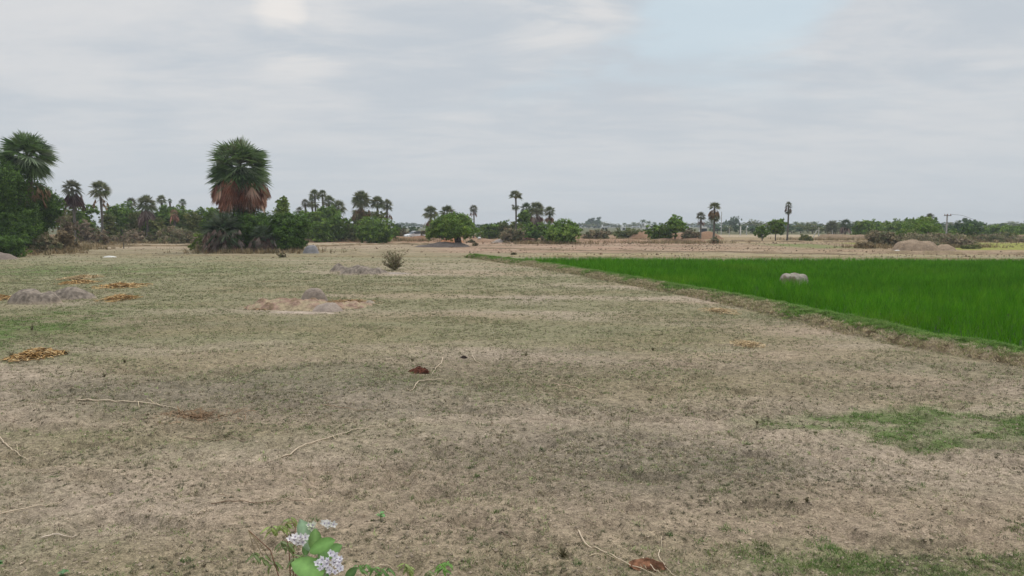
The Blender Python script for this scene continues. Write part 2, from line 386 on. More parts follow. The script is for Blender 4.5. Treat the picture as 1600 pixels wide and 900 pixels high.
ridge('field_bund', pxline([(1350, 396), (1440, 397.5), (1640, 398), (2000, 399)]), 1.5, .28, low((.33, .24, .16), (.27, .20, .12)), seed=21)

# ------------------------------------------------------------------ grass, rice, clods (uncountable stuff)
def blades(rng, base, height, width, lean, cols, seg=2, spread=None):
    """base (n,3) -> tapered curved blades, each a strip of seg quads"""
    n = len(base); az = rng.uniform(0, 2*np.pi, n); dr = np.stack([np.cos(az), np.sin(az), 0*az], -1); sd_ = np.stack([-np.sin(az), np.cos(az), 0*az], -1)
    tw = rng.uniform(-.8, .8, n); sd_ = sd_*np.cos(tw)[:, None]+dr*np.sin(tw)[:, None]
    V = []
    for k in range(seg+1):
        t = k/seg; c = base+dr*(lean*height*t**1.6)[:, None]+np.array([0, 0, 1])*(height*t*(1-.35*lean*t))[:, None]
        w = (width*(1-.85*t))[:, None]*.5
        V += [c-sd_*w, c+sd_*w]
    V = np.stack(V, 1); m = 2*(seg+1); o = (np.arange(n)*m)[:, None]
    f = np.concatenate([o+np.array([[2*k, 2*k+1, 2*k+3, 2*k+2]]) for k in range(seg)])
    return V.reshape(-1, 3), f, np.repeat(cols, m, 0)
def pick(rng, pal, n, var=.2):
    pal = np.array(pal); return pal[rng.integers(0, len(pal), n)]*rng.uniform(1-var, 1+var, (n, 1))
def tufts(name, rng, pts, nb, hgt, rad, wid, pal, kind_label, cat, lean=(.3, 1.2), seg=2, colmul=None, mat=None):
    n = len(pts); th = np.repeat(np.arange(n), nb); m = len(th)
    r = rad[th]*np.sqrt(rng.random(m)); a = rng.uniform(0, 2*np.pi, m)
    bx = pts[th, 0]+r*np.cos(a); by = pts[th, 1]+r*np.sin(a); bz = pts[th, 2] if pts.shape[1] > 2 else H(bx, by)-.004
    c = pal[th]*rng.uniform(.7, 1.3, (m, 1))
    V, f, cc = blades(rng, np.stack([bx, by, bz], -1), hgt[th]*rng.uniform(.5, 1.1, m), np.full(m, 1.0)*wid[th], rng.uniform(*lean, m), c, seg)
    o = mk(name, V, f, mat or M_BLADE, cc); tag(o, kind_label, cat, kind='stuff'); return o
R = np.random.default_rng(11)
def scatter(rng, n, y0, y1, pw=1.0, sl=.80):
    y = y0+(y1-y0)*rng.random(n)**pw; x = rng.uniform(-1, 1, n)*(y*sl+.5); return x, y
# dry stubble of the field
x, y = scatter(R, 300000, 4.3, 62, 1.35); c, dk, lu = cover(x, y)
keep = (R.random(len(x)) < (1-.93*sst(30, 60, y))*np.clip(.14+.5*c+.55*dk, 0, 1)*(.35+.9*sst(.42, .6, fbm(x*1.3, y*1.3, 101, 3)))) & (x < bund_x(y)-.35)
x, y, c, dk, lu = x[keep], y[keep], c[keep], dk[keep], lu[keep]; n = len(x)
pal = pick(R, [(.24, .225, .13), (.19, .18, .11), (.31, .275, .17), (.14, .14, .085), (.42, .36, .25), (.48, .41, .28), (.20, .15, .10)], n)
g = (R.random(n) < .12+.25*c)[:, None]; pal = np.where(g, pal*np.array([.75, 1.05, .65]), pal)
wf = .55*sst(9, 20, y)[:, None]; pal = pal*(1-wf)+pal.mean(0)*wf
dist = y
tufts('dry_grass', R, np.stack([x, y], -1), 7, R.uniform(.014, .045, n)*(1+dist*.025), R.uniform(.008, .045, n)*(1+dist*.03), .003+dist*.0005, pal,
      'short dry yellowish stubble and dead grass covering the bare field', 'grass', (.3, 1.5))
# separate dark clumps of withered grass on the paler soil near the camera
x, y = scatter(R, 26000, 4.5, 19, 1.35); q = fbm(x*.9, y*1.5, 181, 4); keep = (R.random(len(x)) < (.06+.80*sst(.47, .64, q))*(1-.75*sst(8, 18, y))) & (x < bund_x(y)-.3); x, y = x[keep], y[keep]; n = len(x)
tufts('withered_grass_clumps', R, np.stack([x, y], -1), 20, R.uniform(.012, .032, n), R.uniform(.008, .030, n), .0035+y*.0002, pick(R, [(.15, .135, .09), (.18, .165, .11), (.13, .125, .08), (.21, .18, .125), (.15, .16, .085)], n),
      'small dark clumps of withered grass dotted over the pale soil', 'grass', (.2, 1.2))
# lush patches
x, y = scatter(R, 120000, 4.6, 30, 1.3); c, dk, lu = cover(x, y)
keep = (R.random(len(x)) < lu*1.1*(.2+1.1*sst(.45, .6, fbm(x*3, y*3, 111, 3)))) & (x < bund_x(y)-.4); x, y = x[keep], y[keep]; n = len(x)
pal = pick(R, [(.10, .19, .04), (.13, .22, .05), (.08, .15, .035), (.19, .22, .08)], n)
tufts('green_grass', R, np.stack([x, y], -1), 8, R.uniform(.02, .06, n), R.uniform(.02, .07, n), .003+y*.0004, pal, 'fresh green turf in loose patches on the dry field', 'grass', (.3, 1.4))
# small leafy weeds standing singly, near the camera
x, y = scatter(R, 700, 5.0, 12, 1.2, .72); keep = (R.random(700) < .12+.6*np.exp(-((y-5.6)/.7)**2)*(x > 1.2)); x, y = x[keep], y[keep]; n = len(x)
tufts('low_weeds', R, np.stack([x, y], -1), 26, R.uniform(.03, .06, n), R.uniform(.03, .09, n), np.full(n, .008), pick(R, [(.09, .14, .045), (.12, .17, .05), (.14, .15, .06)], n),
      'low dull green weeds dotted over the near soil', 'weeds', (.6, 1.8))
# clods
x, y = scatter(R, 26000, 4.4, 16, 1.3); n = len(x); s = R.uniform(.004, .013, n)*(1+.6*(R.random(n) > .96))
keep = x < bund_x(y)-.3; x, y, s = x[keep], y[keep], s[keep]; n = len(x)
x2 = R.uniform(-1, 1, 9000); y2 = R.uniform(58, 112, 9000); x2 = x2*y2*.75; s2 = R.uniform(.03, .09, 9000)*(1+.8*(R.random(9000) > .95)); k2 = R.random(9000) < sst(.4, .6, fbm(x2*.1, y2*.4, 23, 3))*(.35+.65*(x2 > -4))
x, y, s = np.concatenate([x, x2[k2]]), np.concatenate([y, y2[k2]]), np.concatenate([s, s2[k2]]); n = len(x)
oc = np.array([[1,0,0],[0,1,0],[-1,0,0],[0,-1,0],[0,0,.8],[0,0,-.5]], float); of = np.array([[0,1,4],[1,2,4],[2,3,4],[3,0,4],[1,0,5],[2,1,5],[3,2,5],[0,3,5]])
Vc = oc[None]*s[:, None, None]*R.uniform(.6, 1.5, (n, 6, 1))+np.stack([x, y, H(x, y)+s*.2], -1)[:, None]
tag(mk('soil_clods', Vc.reshape(-1, 3), ((np.arange(n)*6)[:, None, None]+of[None]).reshape(-1, 3), M_EARTH, np.repeat(np.where((y > 50)[:, None], np.array([.20, .14, .09]), SOIL)*R.uniform(.6, 1.15, (n, 1)), 6, 0)), 'crumbs and clods of dry soil over the field', 'soil', kind='stuff')
# grass along the paddy bund
def along(rng, path, n, w):
    seg = np.hypot(*np.diff(path, axis=0).T); s = np.concatenate([[0], np.cumsum(seg)]); t = rng.random(n)*s[-1]
    X = np.interp(t, s, path[:, 0]); Y = np.interp(t, s, path[:, 1]); dx = np.interp(t+.3, s, path[:, 0])-X; dy = np.interp(t+.3, s, path[:, 1])-Y
    l = np.hypot(dx, dy)+1e-6; v = rng.uniform(-1, 1, n); return X-dy/l*v*w/2, Y+dx/l*v*w/2, v
BV = bund_w[:, :2]
x, y, v = along(R, BV, 150000, 1.9); keep = (y > 9) & (x < y*.85+2) & (R.random(len(x)) < (.30+.6*sst(-.4, .1, v))*(1-.85*sst(-.45, -1, v))*(.4+.9*fbm(x*1.2, y*1.2, 191, 3))); x, y, v = x[keep], y[keep], v[keep]; n = len(x)
zb = H(x, y)-.04+.24*np.clip(1-np.abs(v*1.1)**2.2, 0, 1)*(.58+.84*fbm(x*4.5, y*4.5, 3, 4))-.015
gm = R.random(n) < sst(-.5, .1, v+(fbm(x*.8, y*.8, 131, 2)-.5)*1.4)
pal = np.where(gm[:, None], pick(R, [(.11, .22, .04), (.15, .27, .05), (.20, .28, .07)], n), pick(R, [(.54, .45, .30), (.46, .38, .25), (.36, .32, .18), (.26, .27, .12)], n))
tufts('bund_grass', R, np.stack([x, y, zb], -1), 7, R.uniform(.04, .10, n)*(1+y*.008), R.uniform(.02, .07, n), .005+y*.0005, pal, 'green and straw coloured grass growing on the earth bund of the rice field', 'grass', (.4, 1.6))
# rice
def rice():
    rg = np.random.default_rng(5); sp = .17; gx = np.arange(-6, 62, sp); gy = np.arange(8, 53.5, sp); X, Y = np.meshgrid(gx, gy); X = X.ravel(); Y = Y.ravel()
    X = X+rg.uniform(-.06, .06, len(X)); Y = Y+rg.uniform(-.06, .06, len(Y))
    k = (X > bund_x(Y)+.36+.15*(fbm(X*.7, Y*.7, 141, 2)-.5)) & (X < Y*.86+3) & (Y < 52-.06*X+.6*fbm(X*.4, Y*0, 7, 3)) & (rg.random(len(X)) < 1.05-.010*Y)
    c = P(1243, 441.5); c2 = c[:2]*(31.5/c[1]); k &= np.hypot((X-c2[0])/.50, (Y-c2[1]-.14)/.24) > 1
    X, Y = X[k], Y[k]; n = len(X); pt = np.stack([X, Y, H(X, Y)], -1)
    pal = pick(rg, [(.062, .205, .006), (.074, .228, .007), (.050, .168, .005), (.105, .265, .012)], n, .14)*(.70+.62*fbm(X*.35, Y*.5, 151, 4))[:, None]; yl = sst(.6, .75, fbm(X*.15, Y*.22, 152, 4))[:, None]*.35; pal = pal*(1-yl)+np.array([.17, .28, .02])*yl
    h = rg.uniform(.37, .49, n)*(.88+.25*fbm(X*.5, Y*.5, 161, 3))*np.clip(.55+(X-bund_x(Y))*.35, .6, 1)
    tufts('rice_crop', rg, pt, 8, h, np.full(n, .06), .007+Y*.00035, pal, 'dense bright green young rice standing in the paddy field', 'rice', (.15, .7), mat=M_RICE)
    # wet ground beneath
    yy = np.arange(8, 53, .5); t = np.linspace(0, 1, 30); A = bund_x(yy)[:, None]+.3+(64-bund_x(yy)[:, None])*t[None]; B = np.repeat(yy[:, None], 30, 1)
    q = np.arange(A.size).reshape(A.shape); f = np.stack([q[:-1, :-1], q[:-1, 1:], q[1:, 1:], q[1:, :-1]], -1).reshape(-1, 4)
    tag(mk('paddy_field', np.stack([A, B, H(A, B)+.03], -1).reshape(-1, 3), f, M_EARTH, np.tile([.03, .055, .015], (A.size, 1)), smooth=True), kind='structure')
rice()

# ------------------------------------------------------------------ trees, palms, shrubs
PAL = {
 'dark': [(.038, .078, .022), (.048, .095, .026), (.030, .062, .020), (.062, .115, .032)],
 'mid': [(.060, .120, .028), (.075, .140, .032), (.050, .098, .026), (.095, .160, .040)],
 'bright': [(.085, .165, .035), (.10, .19, .04), (.065, .13, .03), (.13, .21, .05)],
 'yellow': [(.13, .20, .04), (.16, .23, .055), (.10, .16, .035)],
 'olive': [(.085, .11, .042), (.11, .13, .055), (.065, .09, .035), (.13, .14, .065)],
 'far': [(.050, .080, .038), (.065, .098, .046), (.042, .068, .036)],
 'scrub': [(.17, .145, .085), (.21, .175, .105), (.13, .125, .065), (.11, .125, .055)],
 'brown': [(.17, .13, .085), (.21, .165, .11), (.12, .09, .06), (.26, .21, .15), (.14, .13, .07)],
 'straw': [(.30, .23, .13), (.24, .18, .10), (.19, .15, .08)],
 'pinkd': [(.26, .15, .11), (.20, .10, .08), (.34, .22, .17)],
}
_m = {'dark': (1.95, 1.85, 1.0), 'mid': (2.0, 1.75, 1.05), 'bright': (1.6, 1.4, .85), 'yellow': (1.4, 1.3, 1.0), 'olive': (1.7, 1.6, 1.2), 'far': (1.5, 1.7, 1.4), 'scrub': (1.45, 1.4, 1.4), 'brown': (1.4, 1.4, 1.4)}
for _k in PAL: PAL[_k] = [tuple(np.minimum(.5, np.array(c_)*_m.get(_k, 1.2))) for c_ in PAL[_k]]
def leafcloud(rg, lobes, n, ls, pal, inner=.3, clump=.16, up=.35):
    lobes = np.array(lobes, float); area = (lobes[:, 3]*lobes[:, 4]+lobes[:, 3]*lobes[:, 5]+lobes[:, 4]*lobes[:, 5]); p = area/area.sum()
    nc = max(12, n//28); li = rg.choice(len(lobes), nc, p=p); d = rg.normal(size=(nc, 3)); d[:, 2] = d[:, 2]*.9+.15; d /= np.linalg.norm(d, axis=1)[:, None]
    r = 1-np.abs(rg.normal(size=nc))*.2+rg.uniform(-.06, .20, nc); inn = rg.random(nc) < inner; r[inn] *= rg.uniform(.3, .85, inn.sum())
    C = lobes[li, :3]+d*lobes[li, 3:6]*r[:, None]
    ci = rg.integers(0, nc, n); R0 = lobes[li[ci], 3:6].mean(1)
    cs = clump*R0*rg.uniform(.5, 1.3, nc)[ci]
    Q = C[ci]+rg.normal(size=(n, 3))*cs[:, None]*np.array([1, 1, .75])*.7
    nrm = d[ci]*.8+rg.normal(size=(n, 3))*.6+np.array([0, 0, up]); nrm /= np.linalg.norm(nrm, axis=1)[:, None]
    t = np.cross(nrm, rg.normal(size=(n, 3))); t /= np.linalg.norm(t, axis=1)[:, None]+1e-9; b = np.cross(nrm, t)
    L = (ls*rg.uniform(.6, 1.4, n))[:, None]; w = L*rg.uniform(.35, .55, (n, 1))
    V = np.stack([Q-t*L*.5, Q+b*w*.5+nrm*L*.04, Q+t*L*.5-nrm*L*.08, Q-b*w*.5+nrm*L*.04], 1).reshape(-1, 3)
    cc = pick(rg, pal, nc, .26)[ci]*rg.uniform(.65, 1.35, (n, 1))
    return V, np.arange(4*n).reshape(-1, 4), np.repeat(cc, 4, 0)
def lobes_for(rg, w, h, z0, k, flat=.8, jit=.35):
    """k lobes filling a crown w wide, h tall, whose underside is at z0"""
    L = [(0, 0, z0+h*.5, w*.34, w*.34*flat, h*.42)]
    for i in range(k-1):
        a = rg.uniform(0, 2*np.pi); r = w*.5*rg.uniform(.35, .72); s = rg.uniform(.20, .34)
        zz = z0+h*rg.uniform(.22, .78); x = r*np.cos(a); hh = min(h*.5, w*s)*rg.uniform(.7, 1)
        x = np.clip(x, -w*.5+w*s, w*.5-w*s) if w*s < w*.5 else 0
        zz = np.clip(zz, z0+hh*.75, z0+h-hh)
        L.append((x, r*np.sin(a)*flat, zz, w*s, w*s*flat, hh))
    return L
BARKC = np.array((.10, .085, .07))
def tree_mesh(rg, w, h, z0, pal, n, ls, k=7, trunk=.0, stems=1, lobes=None, limbs=5, inner=.3, clump=.16, barkc=BARKC, lx=0.0):
    """returns crown mesh builder and trunk builder; z0 = underside of the crown"""
    lo = lobes if lobes is not None else lobes_for(rg, w, h, z0, k)
    c = MB(); c.add(*leafcloud(rg, lo, n, ls, PAL[pal], inner, clump))
    t = MB(); tr = trunk or w*.035
    for s_ in range(stems):
        ox = 0 if stems == 1 else rg.uniform(-1, 1)*tr*1.6; fork = z0+h*.18
        base = np.array([lx+ox, rg.uniform(-1, 1)*tr, -.15]); top = np.array([lx*.6+ox*1.6, 0, fork])
        mid = (base+top)/2+rg.normal(size=3)*tr*.5
        t.tube([base, mid, top], [tr*1.25, tr*.95, tr*.8], barkc*rg.uniform(.8, 1.2), 8)
        for l_ in range(limbs):
            q = lo[rg.integers(0, len(lo))]; e = np.array(q[:3])+np.array([0, 0, q[5]*.3])+rg.normal(size=3)*np.array(q[3:6])*.3
            m_ = (top+e)/2+rg.normal(size=3)*w*.03+np.array([0, 0, -h*.04])
            t.tube([top-[0, 0, tr], m_, e], [tr*.55, tr*.33, tr*.1], barkc*rg.uniform(.8, 1.2), 5)
    return c, t
def plant(name, label, cat, px, D, wpx, top, bot, pal, k=7, dens=1.0, trunkname='trunk', crownname='crown', seed=None, group=None, z=0, lspx=3.0, trunk=0, stems=1, lobes=None, limbs=5, inner=.3, clump=.16, flat=None, lx=0.0, shrubby=False):
    """a broad-leaved tree or shrub at picture column px, distance D, wpx wide, crown between rows top..bot"""
    rg = np.random.default_rng(seed if seed is not None else int(px*7+D*13+top))
    X = AT(px, D); m = D/F; w = wpx*m; zt = ZAT(top, D); zb = max(ZAT(bot, D), .02+z) if bot is not None else z+.02; h = zt-zb
    g0 = float(H(X, D))+z
    n = int(max(500, wpx*(bot-top if bot else h/m)*5.0*dens)); ls = max(.05, lspx*m)
    if lobes is not None: lobes = [(a*w, b*w, zb-g0+c*h, d*w, e*w, f_*h) for a, b, c, d, e, f_ in lobes]
    if shrubby:
        zb = g0-.05; h = zt-zb; n = int(n*1.3); lobes = [(a_/w, b_/w, (c_-(zb-g0))/h, d_/w, e_/w, f2/h) for a_, b_, c_, d_, e_, f2 in lobes_for(rg, w, h, zb-g0, k)]
        for i in range(5):
            s_ = rg.uniform(.16, .25); lobes.append((-.5+s_+(1-2*s_)*(i+rg.random())/5, rg.uniform(-.25, .1), rg.uniform(.12, .26), s_, s_, min(.3, rg.uniform(.18, .3))))
        lobes = [(a_*w, b_*w, zb-g0+c_*h, d_*w, e_*w, f2*h) for a_, b_, c_, d_, e_, f2 in lobes]
    c, t = tree_mesh(rg, w, h, zb-g0, pal, n, ls, k, trunk, stems, lobes, limbs, inner, clump, lx=lx)
    o = empty(name, (X, D, g0)); tag(o, label, cat, group)
    c.build(crownname, M_LEAF, o); t.build(trunkname, M_BARK, o, True)
    return o
def shrub(label, px, D, wpx, top, bot, pal, k=6, **kw):
    return plant(kw.pop('name', 'shrub'), label, kw.pop('cat', 'shrub'), px, D, wpx, top, bot, pal, k, trunkname='stem', crownname='foliage', shrubby=True, **kw)

def fan(rg, o, d, nrm, L, seg, col, droop, spread=1.9, fold=.06, mb=None, wide=.95):
    """one palmyra leaf blade starting at o, pointing along d"""
    d = d/np.linalg.norm(d); s = np.cross(nrm, d); s /= np.linalg.norm(s)+1e-9; nn_ = np.cross(d, s)
    a = np.linspace(-spread, spread, seg)+rg.uniform(-.02, .02, seg); da = 2*spread/seg*.5
    ln = L*(.70+.30*np.cos(a*.8))*rg.uniform(.9, 1.08, seg)
    def dirv(q): return np.cos(q)[:, None]*d+np.sin(q)[:, None]*s
    rm = ln*.42; p0 = np.repeat(o[None], seg, 0)
    sag = np.array([0, 0, -1.0])
    da = da*wide; pl = o+dirv(a-da)*rm[:, None]+sag*(droop*rm**2/L*.5)[:, None]; pr = o+dirv(a+da)*rm[:, None]+sag*(droop*rm**2/L*.5)[:, None]
    pm = o+dirv(a)*rm[:, None]*1.02+sag*(droop*rm**2/L*.5)[:, None]-nn_*fold*L
    tip = o+dirv(a+rg.uniform(-.05, .05, seg))*ln[:, None]+sag*(droop*ln**2/L)[:, None]*rg.uniform(.7, 1.3, (seg, 1))
    V = np.stack([p0, pl, pm, pr, tip], 1).reshape(-1, 3); q = (np.arange(seg)*5)[:, None]
    f = np.concatenate([q+np.array([[0, 1, 2]]), q+np.array([[0, 2, 3]]), q+np.array([[1, 4, 2]]), q+np.array([[2, 4, 3]])])
    mb.add(V, f, np.repeat(col*rg.uniform(.65, 1.4, (seg, 1)), 5, 0))
def palm_crown(rg, mb, c, Rr, n, seg, pal, el=(-45, 85), vert=0.0, droop=.25, pet=.45, lw=.55, petcol=(.16, .17, .07), spread=1.9, bias=1.0):
    """fronds round c; vert = length of trunk that bears leaves"""
    e0, e1 = el
    for i in range(n):
        u = (i+.5)/n; e = math.radians(e0+(e1-e0)*u**bias+rg.uniform(-8, 8)); az = i*2.399963+rg.uniform(-.25, .25)
        dv = np.array([math.cos(az)*math.cos(e), math.sin(az)*math.cos(e), math.sin(e)])
        o0 = c+np.array([0, 0, vert*(u-1)]); pl = Rr*pet*rg.uniform(.85, 1.15)
        o1 = o0+dv*pl; dd = dv+np.array([0, 0, -.25*math.cos(e)])
        w = Rr*.012+.008; side = np.cross(dv, [0, 0, 1.0]); side /= np.linalg.norm(side)+1e-9
        mb.add([o0-side*w, o0+side*w, o1+side*w*.6, o1-side*w*.6], np.array([[0, 1, 2, 3]]), petcol)
        col = np.array(pal[rg.integers(0, len(pal))])*rg.uniform(.85, 1.15)
        roll = rg.uniform(-.7, .7); upv = np.array([0, 0, 1.0])-dd*dd[2]/np.dot(dd, dd); upv /= np.linalg.norm(upv)+1e-9
        sd2 = np.cross(dd/np.linalg.norm(dd), upv); nrm = upv*math.cos(roll)+sd2*math.sin(roll)
        fan(rg, o1, dd, nrm, Rr*lw*rg.uniform(.9, 1.15), seg, col, droop, spread, mb=mb)
def skirt(rg, mb, c, Rr, Lh, n, seg, pal, vert=.4, top=-20):
    """dead leaves hanging folded against the trunk"""
    for i in range(n):
        az = rg.uniform(0, 2*np.pi); e = math.radians(rg.uniform(top-25, top)); z = -vert*rg.random()
        dv = np.array([math.cos(az)*math.cos(e), math.sin(az)*math.cos(e), math.sin(e)])
        o0 = c+np.array([0, 0, z]); o1 = o0+dv*Rr*rg.uniform(.35, .8); dd = dv*.35+np.array([0, 0, -1.0])
        col = np.array(pal[rg.integers(0, len(pal))])*rg.uniform(.7, 1.3)
        mb.add([o0-[.02, 0, 0], o0+[.02, 0, 0], o1+[.02, 0, 0], o1-[.02, 0, 0]], np.array([[0, 1, 2, 3]]), col)
        fan(rg, o1, dd, np.array([math.cos(az), math.sin(az), .2]), Lh*rg.uniform(.75, 1.15), seg, col, .05, rg.uniform(.3, .65), .10, mb=mb)
PG = {'fresh': [(.11, .185, .055), (.16, .235, .085), (.075, .135, .04), (.27, .33, .20), (.13, .21, .06)], 'grey': [(.125, .14, .08), (.17, .17, .11), (.10, .11, .06)],
      'olive': [(.13, .16, .06), (.18, .20, .085), (.10, .13, .05), (.22, .22, .12)], 'dark': [(.06, .105, .045), (.085, .13, .055), (.13, .16, .09)],
      'red': [(.46, .23, .16), (.60, .37, .28), (.24, .11, .08), (.68, .50, .40), (.38, .18, .12)], 'greyd': [(.32, .24, .21), (.46, .38, .34), (.16, .10, .09), (.24, .16, .13)],
      'purple': [(.12, .075, .07), (.09, .05, .05), (.19, .14, .13)], 'tan': [(.30, .20, .11), (.22, .14, .08), (.36, .26, .16)]}
def trunk_mb(Hh, r, rg, bend=.02, base=1.35):
    t = MB(); k = 9; z = np.linspace(-.2, Hh, k); b = bend*Hh*np.sin(np.linspace(0, 2.6, k)); b2 = bend*.6*Hh*np.sin(np.linspace(0, 3.6, k))
    rr = r*(1+(base-1)*np.exp(-z/.8)); t.tube(np.stack([b, b2, z], -1), rr, (.13, .12, .105), 9); return t, np.array([b[-1], b2[-1], Hh])
def palm(label, px, D, wpx, top, crown_bot, n=26, seg=12, pal='olive', base_z=0, sk=None, skn=22, skL=.8, el=(-40, 85), vert=0, group=None, bend=.02, seed=None, r=.17, fruit=False, name='palm_tree', tuft2=None, droop=.25, bias=1.0, pet=.45, lw=.55, sktop=-20):
    """sk: (palette, bottom row of the dead leaves)"""
    rg = np.random.default_rng(seed if seed is not None else int(px*11+D*5+top)); m = D/F; X = AT(px, D); g0 = float(H(X, D))+base_z
    Rr = wpx*m*.5*1.06; zt = ZAT(top, D)-g0; zbt = ZAT(crown_bot, D)-g0; zc = zt-Rr*.93
    n = int(n*1.35) if n < 60 else n; lw = lw*1.08
    o = empty(name, (X, D, g0)); tag(o, label, 'palm', group)
    t, tip = trunk_mb(zc, r, rg, bend); t.build('trunk', M_BARK, o, True)
    c = MB(); v = max(vert, (zt-zbt)-2*Rr if el[0] < -30 else 0); palm_crown(rg, c, tip, Rr, n, seg, PG[pal], el, v, droop, bias=bias, pet=pet, lw=lw)
    if tuft2: # a second tier of leaves lower on the same crown
        palm_crown(rg, c, tip-np.array([0, 0, tuft2[0]*m]), tuft2[1]*m*.5, tuft2[2], seg, PG[pal], (-60, 25), 0, droop)
    c.build('crown', M_PALM, o)
    if sk:
        s = MB(); zs = ZAT(sk[1], D)-g0; zz = max(zbt, zs+.3); skirt(rg, s, np.array([tip[0], tip[1], zz+Rr*.35]), Rr, max(.5, (zz-zs))*skL, skn, max(6, seg//2), PG[sk[0]], Rr*.4, sktop); s.build('dead_leaf_skirt', M_DEAD, o)
    if fruit:
        f = MB()
        for i in range(9):
            a = i*2.4; q = tip+np.array([math.cos(a)*Rr*.16, math.sin(a)*Rr*.16, -Rr*.12-.06*(i % 3)])
            f.tube([q+[0, 0, .16], q+[0, 0, .05], q-[0, 0, .1]], [.05, .13, .05], (.16, .09, .05), 6)
        f.build('fruit_cluster', M_BARK, o, True)
    return o
def shrub_tree(*a, **k): return shrub(*a, name='bush', cat='bush', **k)
# ---- left edge: tall thicket
plant('tree', 'dense dark leafy tree at the left picture edge, tallest of the thicket', 'tree', 2, 66, 110, 250, 392, 'dark', 12, 1.3, trunk=.2, inner=.35, lspx=3.2)
palm('palm with its green fronds cut by the left picture edge, behind the dark tree', -6, 70, 62, 226, 262, 30, 16, 'fresh')
palm('large green palm with wide full crown rising out of the left thicket', 50, 67, 80, 206, 292, 76, 18, 'fresh', sk=('tan', 312), skn=30, skL=.7, r=.22, el=(-55, 85), bias=1.0, droop=.22)
plant('tree', 'dark glossy leaved tree directly under the large left palm', 'tree', 62, 69, 76, 278, 384, 'dark', 11, 1.25, trunk=.16, inner=.25, lspx=3.4)
shrub('bushy green shrub at the foot of the left thicket by the picture edge', 10, 64, 70, 312, 396, 'dark', 12, dens=1.2)
shrub('low mid green leafy shrub in front of the left thicket at the edge', 10, 60, 62, 370, 402, 'dark', 9)
shrub('brown withered shrub right of the dark tree under the large left palm', 103, 78, 34, 326, 372, 'brown', 7, inner=.4)
shrub('dry straw coloured brush at the base of the brown withered shrub', 104, 74, 40, 360, 388, 'straw', 5)
shrub('olive dry brush at the foot of the dark tree on the left', 60, 66, 56, 366, 393, 'scrub', 6)
palm('grey green palm with dark purple dead leaves, between the thicket and the slim trunked palm', 117, 95, 33, 279, 303, 22, 12, 'grey', sk=('purple', 330), skn=34, skL=.75, seed=4)
palm('slim palm with round green crown and bare pale trunk behind a tan field strip', 160, 92, 35, 281, 312, 30, 14, 'olive', sk=('tan', 322), skn=10, r=.14)
shrub('brown dead brush around the foot of the slim trunked palm', 160, 91, 36, 357, 374, 'brown', 5, dens=.7)
shrub('olive green scrub tree behind the palm with purple dead leaves', 118, 112, 50, 322, 366, 'olive', 8, name='tree', cat='tree')
# ---- hedge of scrub trees, x 120-330
shrub('green scrub tree left of the slim trunked palm', 135, 112, 40, 316, 364, 'mid', 7, name='tree', cat='tree')
shrub('reddish brown bush left of the slim trunked palm, below the green scrub', 138, 108, 34, 344, 368, 'brown', 6, dens=.8)
shrub('green scrub tree just right of the slim trunked palm', 186, 118, 44, 312, 362, 'mid', 8, name='tree', cat='tree')
shrub('dark scrub tree in the hedge with a feathery top beside the slim trunked palm', 204, 124, 26, 310, 362, 'dark', 6, name='tree', cat='tree')
palm('palm clothed in leaves to the ground in the middle of the left hedge', 231, 112, 34, 303, 330, 30, 12, 'olive', sk=('greyd', 362), skn=40, skL=.6)
palm('small grey palm top left of the leaf clothed palm', 208, 128, 20, 308, 322, 18, 9, 'grey')
palm('green palm top just above the hedge, right of the leaf clothed palm', 255, 124, 18, 304, 322, 20, 9, 'olive')
palm('tiny dark palm head above the hedge, fourth along from the slim trunked palm', 268, 150, 9, 310, 317, 14, 8, 'dark')
palm('small dark palm head over the hedge nearest to the big red skirted palm', 288, 140, 14, 310, 320, 16, 8, 'dark')
shrub('green hedge bush right of the leaf clothed palm', 256, 118, 44, 318, 360, 'mid', 8)
shrub('olive hedge bush left of the leaf clothed palm', 214, 114, 30, 326, 362, 'olive', 6)
shrub('bright green hedge bush below the small dark palm heads', 282, 120, 50, 319, 360, 'bright', 8)
shrub('green hedge bush just left of the big red skirted palm', 315, 116, 44, 320, 362, 'mid', 8)
palm('short palm with brown dead fronds standing within the hedge', 274, 112, 15, 326, 336, 16, 9, 'tan', sk=('red', 352), skn=20, skL=.6)
shrub('low brown scrub along the foot of the left hedge', 205, 106, 70, 357, 368, 'brown', 6, dens=.8)
shrub('low dry olive scrub along the foot of the hedge near the big palm', 285, 106, 80, 354, 368, 'scrub', 6, dens=.8)
# ---- the big palm and its undergrowth
def big_palm():
    D = 72.0; m = D/F; rg = np.random.default_rng(8); X = AT(379, D); o = empty('palm_tree', (X, D, float(H(X, D))))
    tag(o, 'tallest palm, thick green crown over a skirt of hanging reddish brown dead leaves', 'palm')
    t, tip = trunk_mb(7.9, .3, rg, .004); t.build('trunk', M_BARK, o, True)
    c = MB()
    palm_crown(rg, c, np.array([0, 0, 8.5]), 2.75, 30, 13, PG['fresh']+PG['olive'], (28, 88), .5, .10, .34, .60, spread=1.5)
    palm_crown(rg, c, np.array([0, 0, 8.6]), 3.05, 56, 12, PG['fresh'], (-6, 34), 1.2, .14, .42, .56, spread=1.4)
    palm_crown(rg, c, np.array([0, 0, 7.9]), 3.05, 60, 12, PG['fresh']+PG['dark'], (-24, 2), .9, .16, .46, .54, spread=1.3)
    c.build('crown', M_PALM, o)
    s = MB(); skirt(rg, s, np.array([.05, 0, 7.0]), 2.95, 1.45, 230, 9, PG['red'], .7, 2)
    skirt(rg, s, np.array([.05, 0, 6.3]), 2.5, 1.5, 120, 9, PG['red'], .8, -5)
    s.build('dead_leaf_skirt', M_DEAD, o)
big_palm()
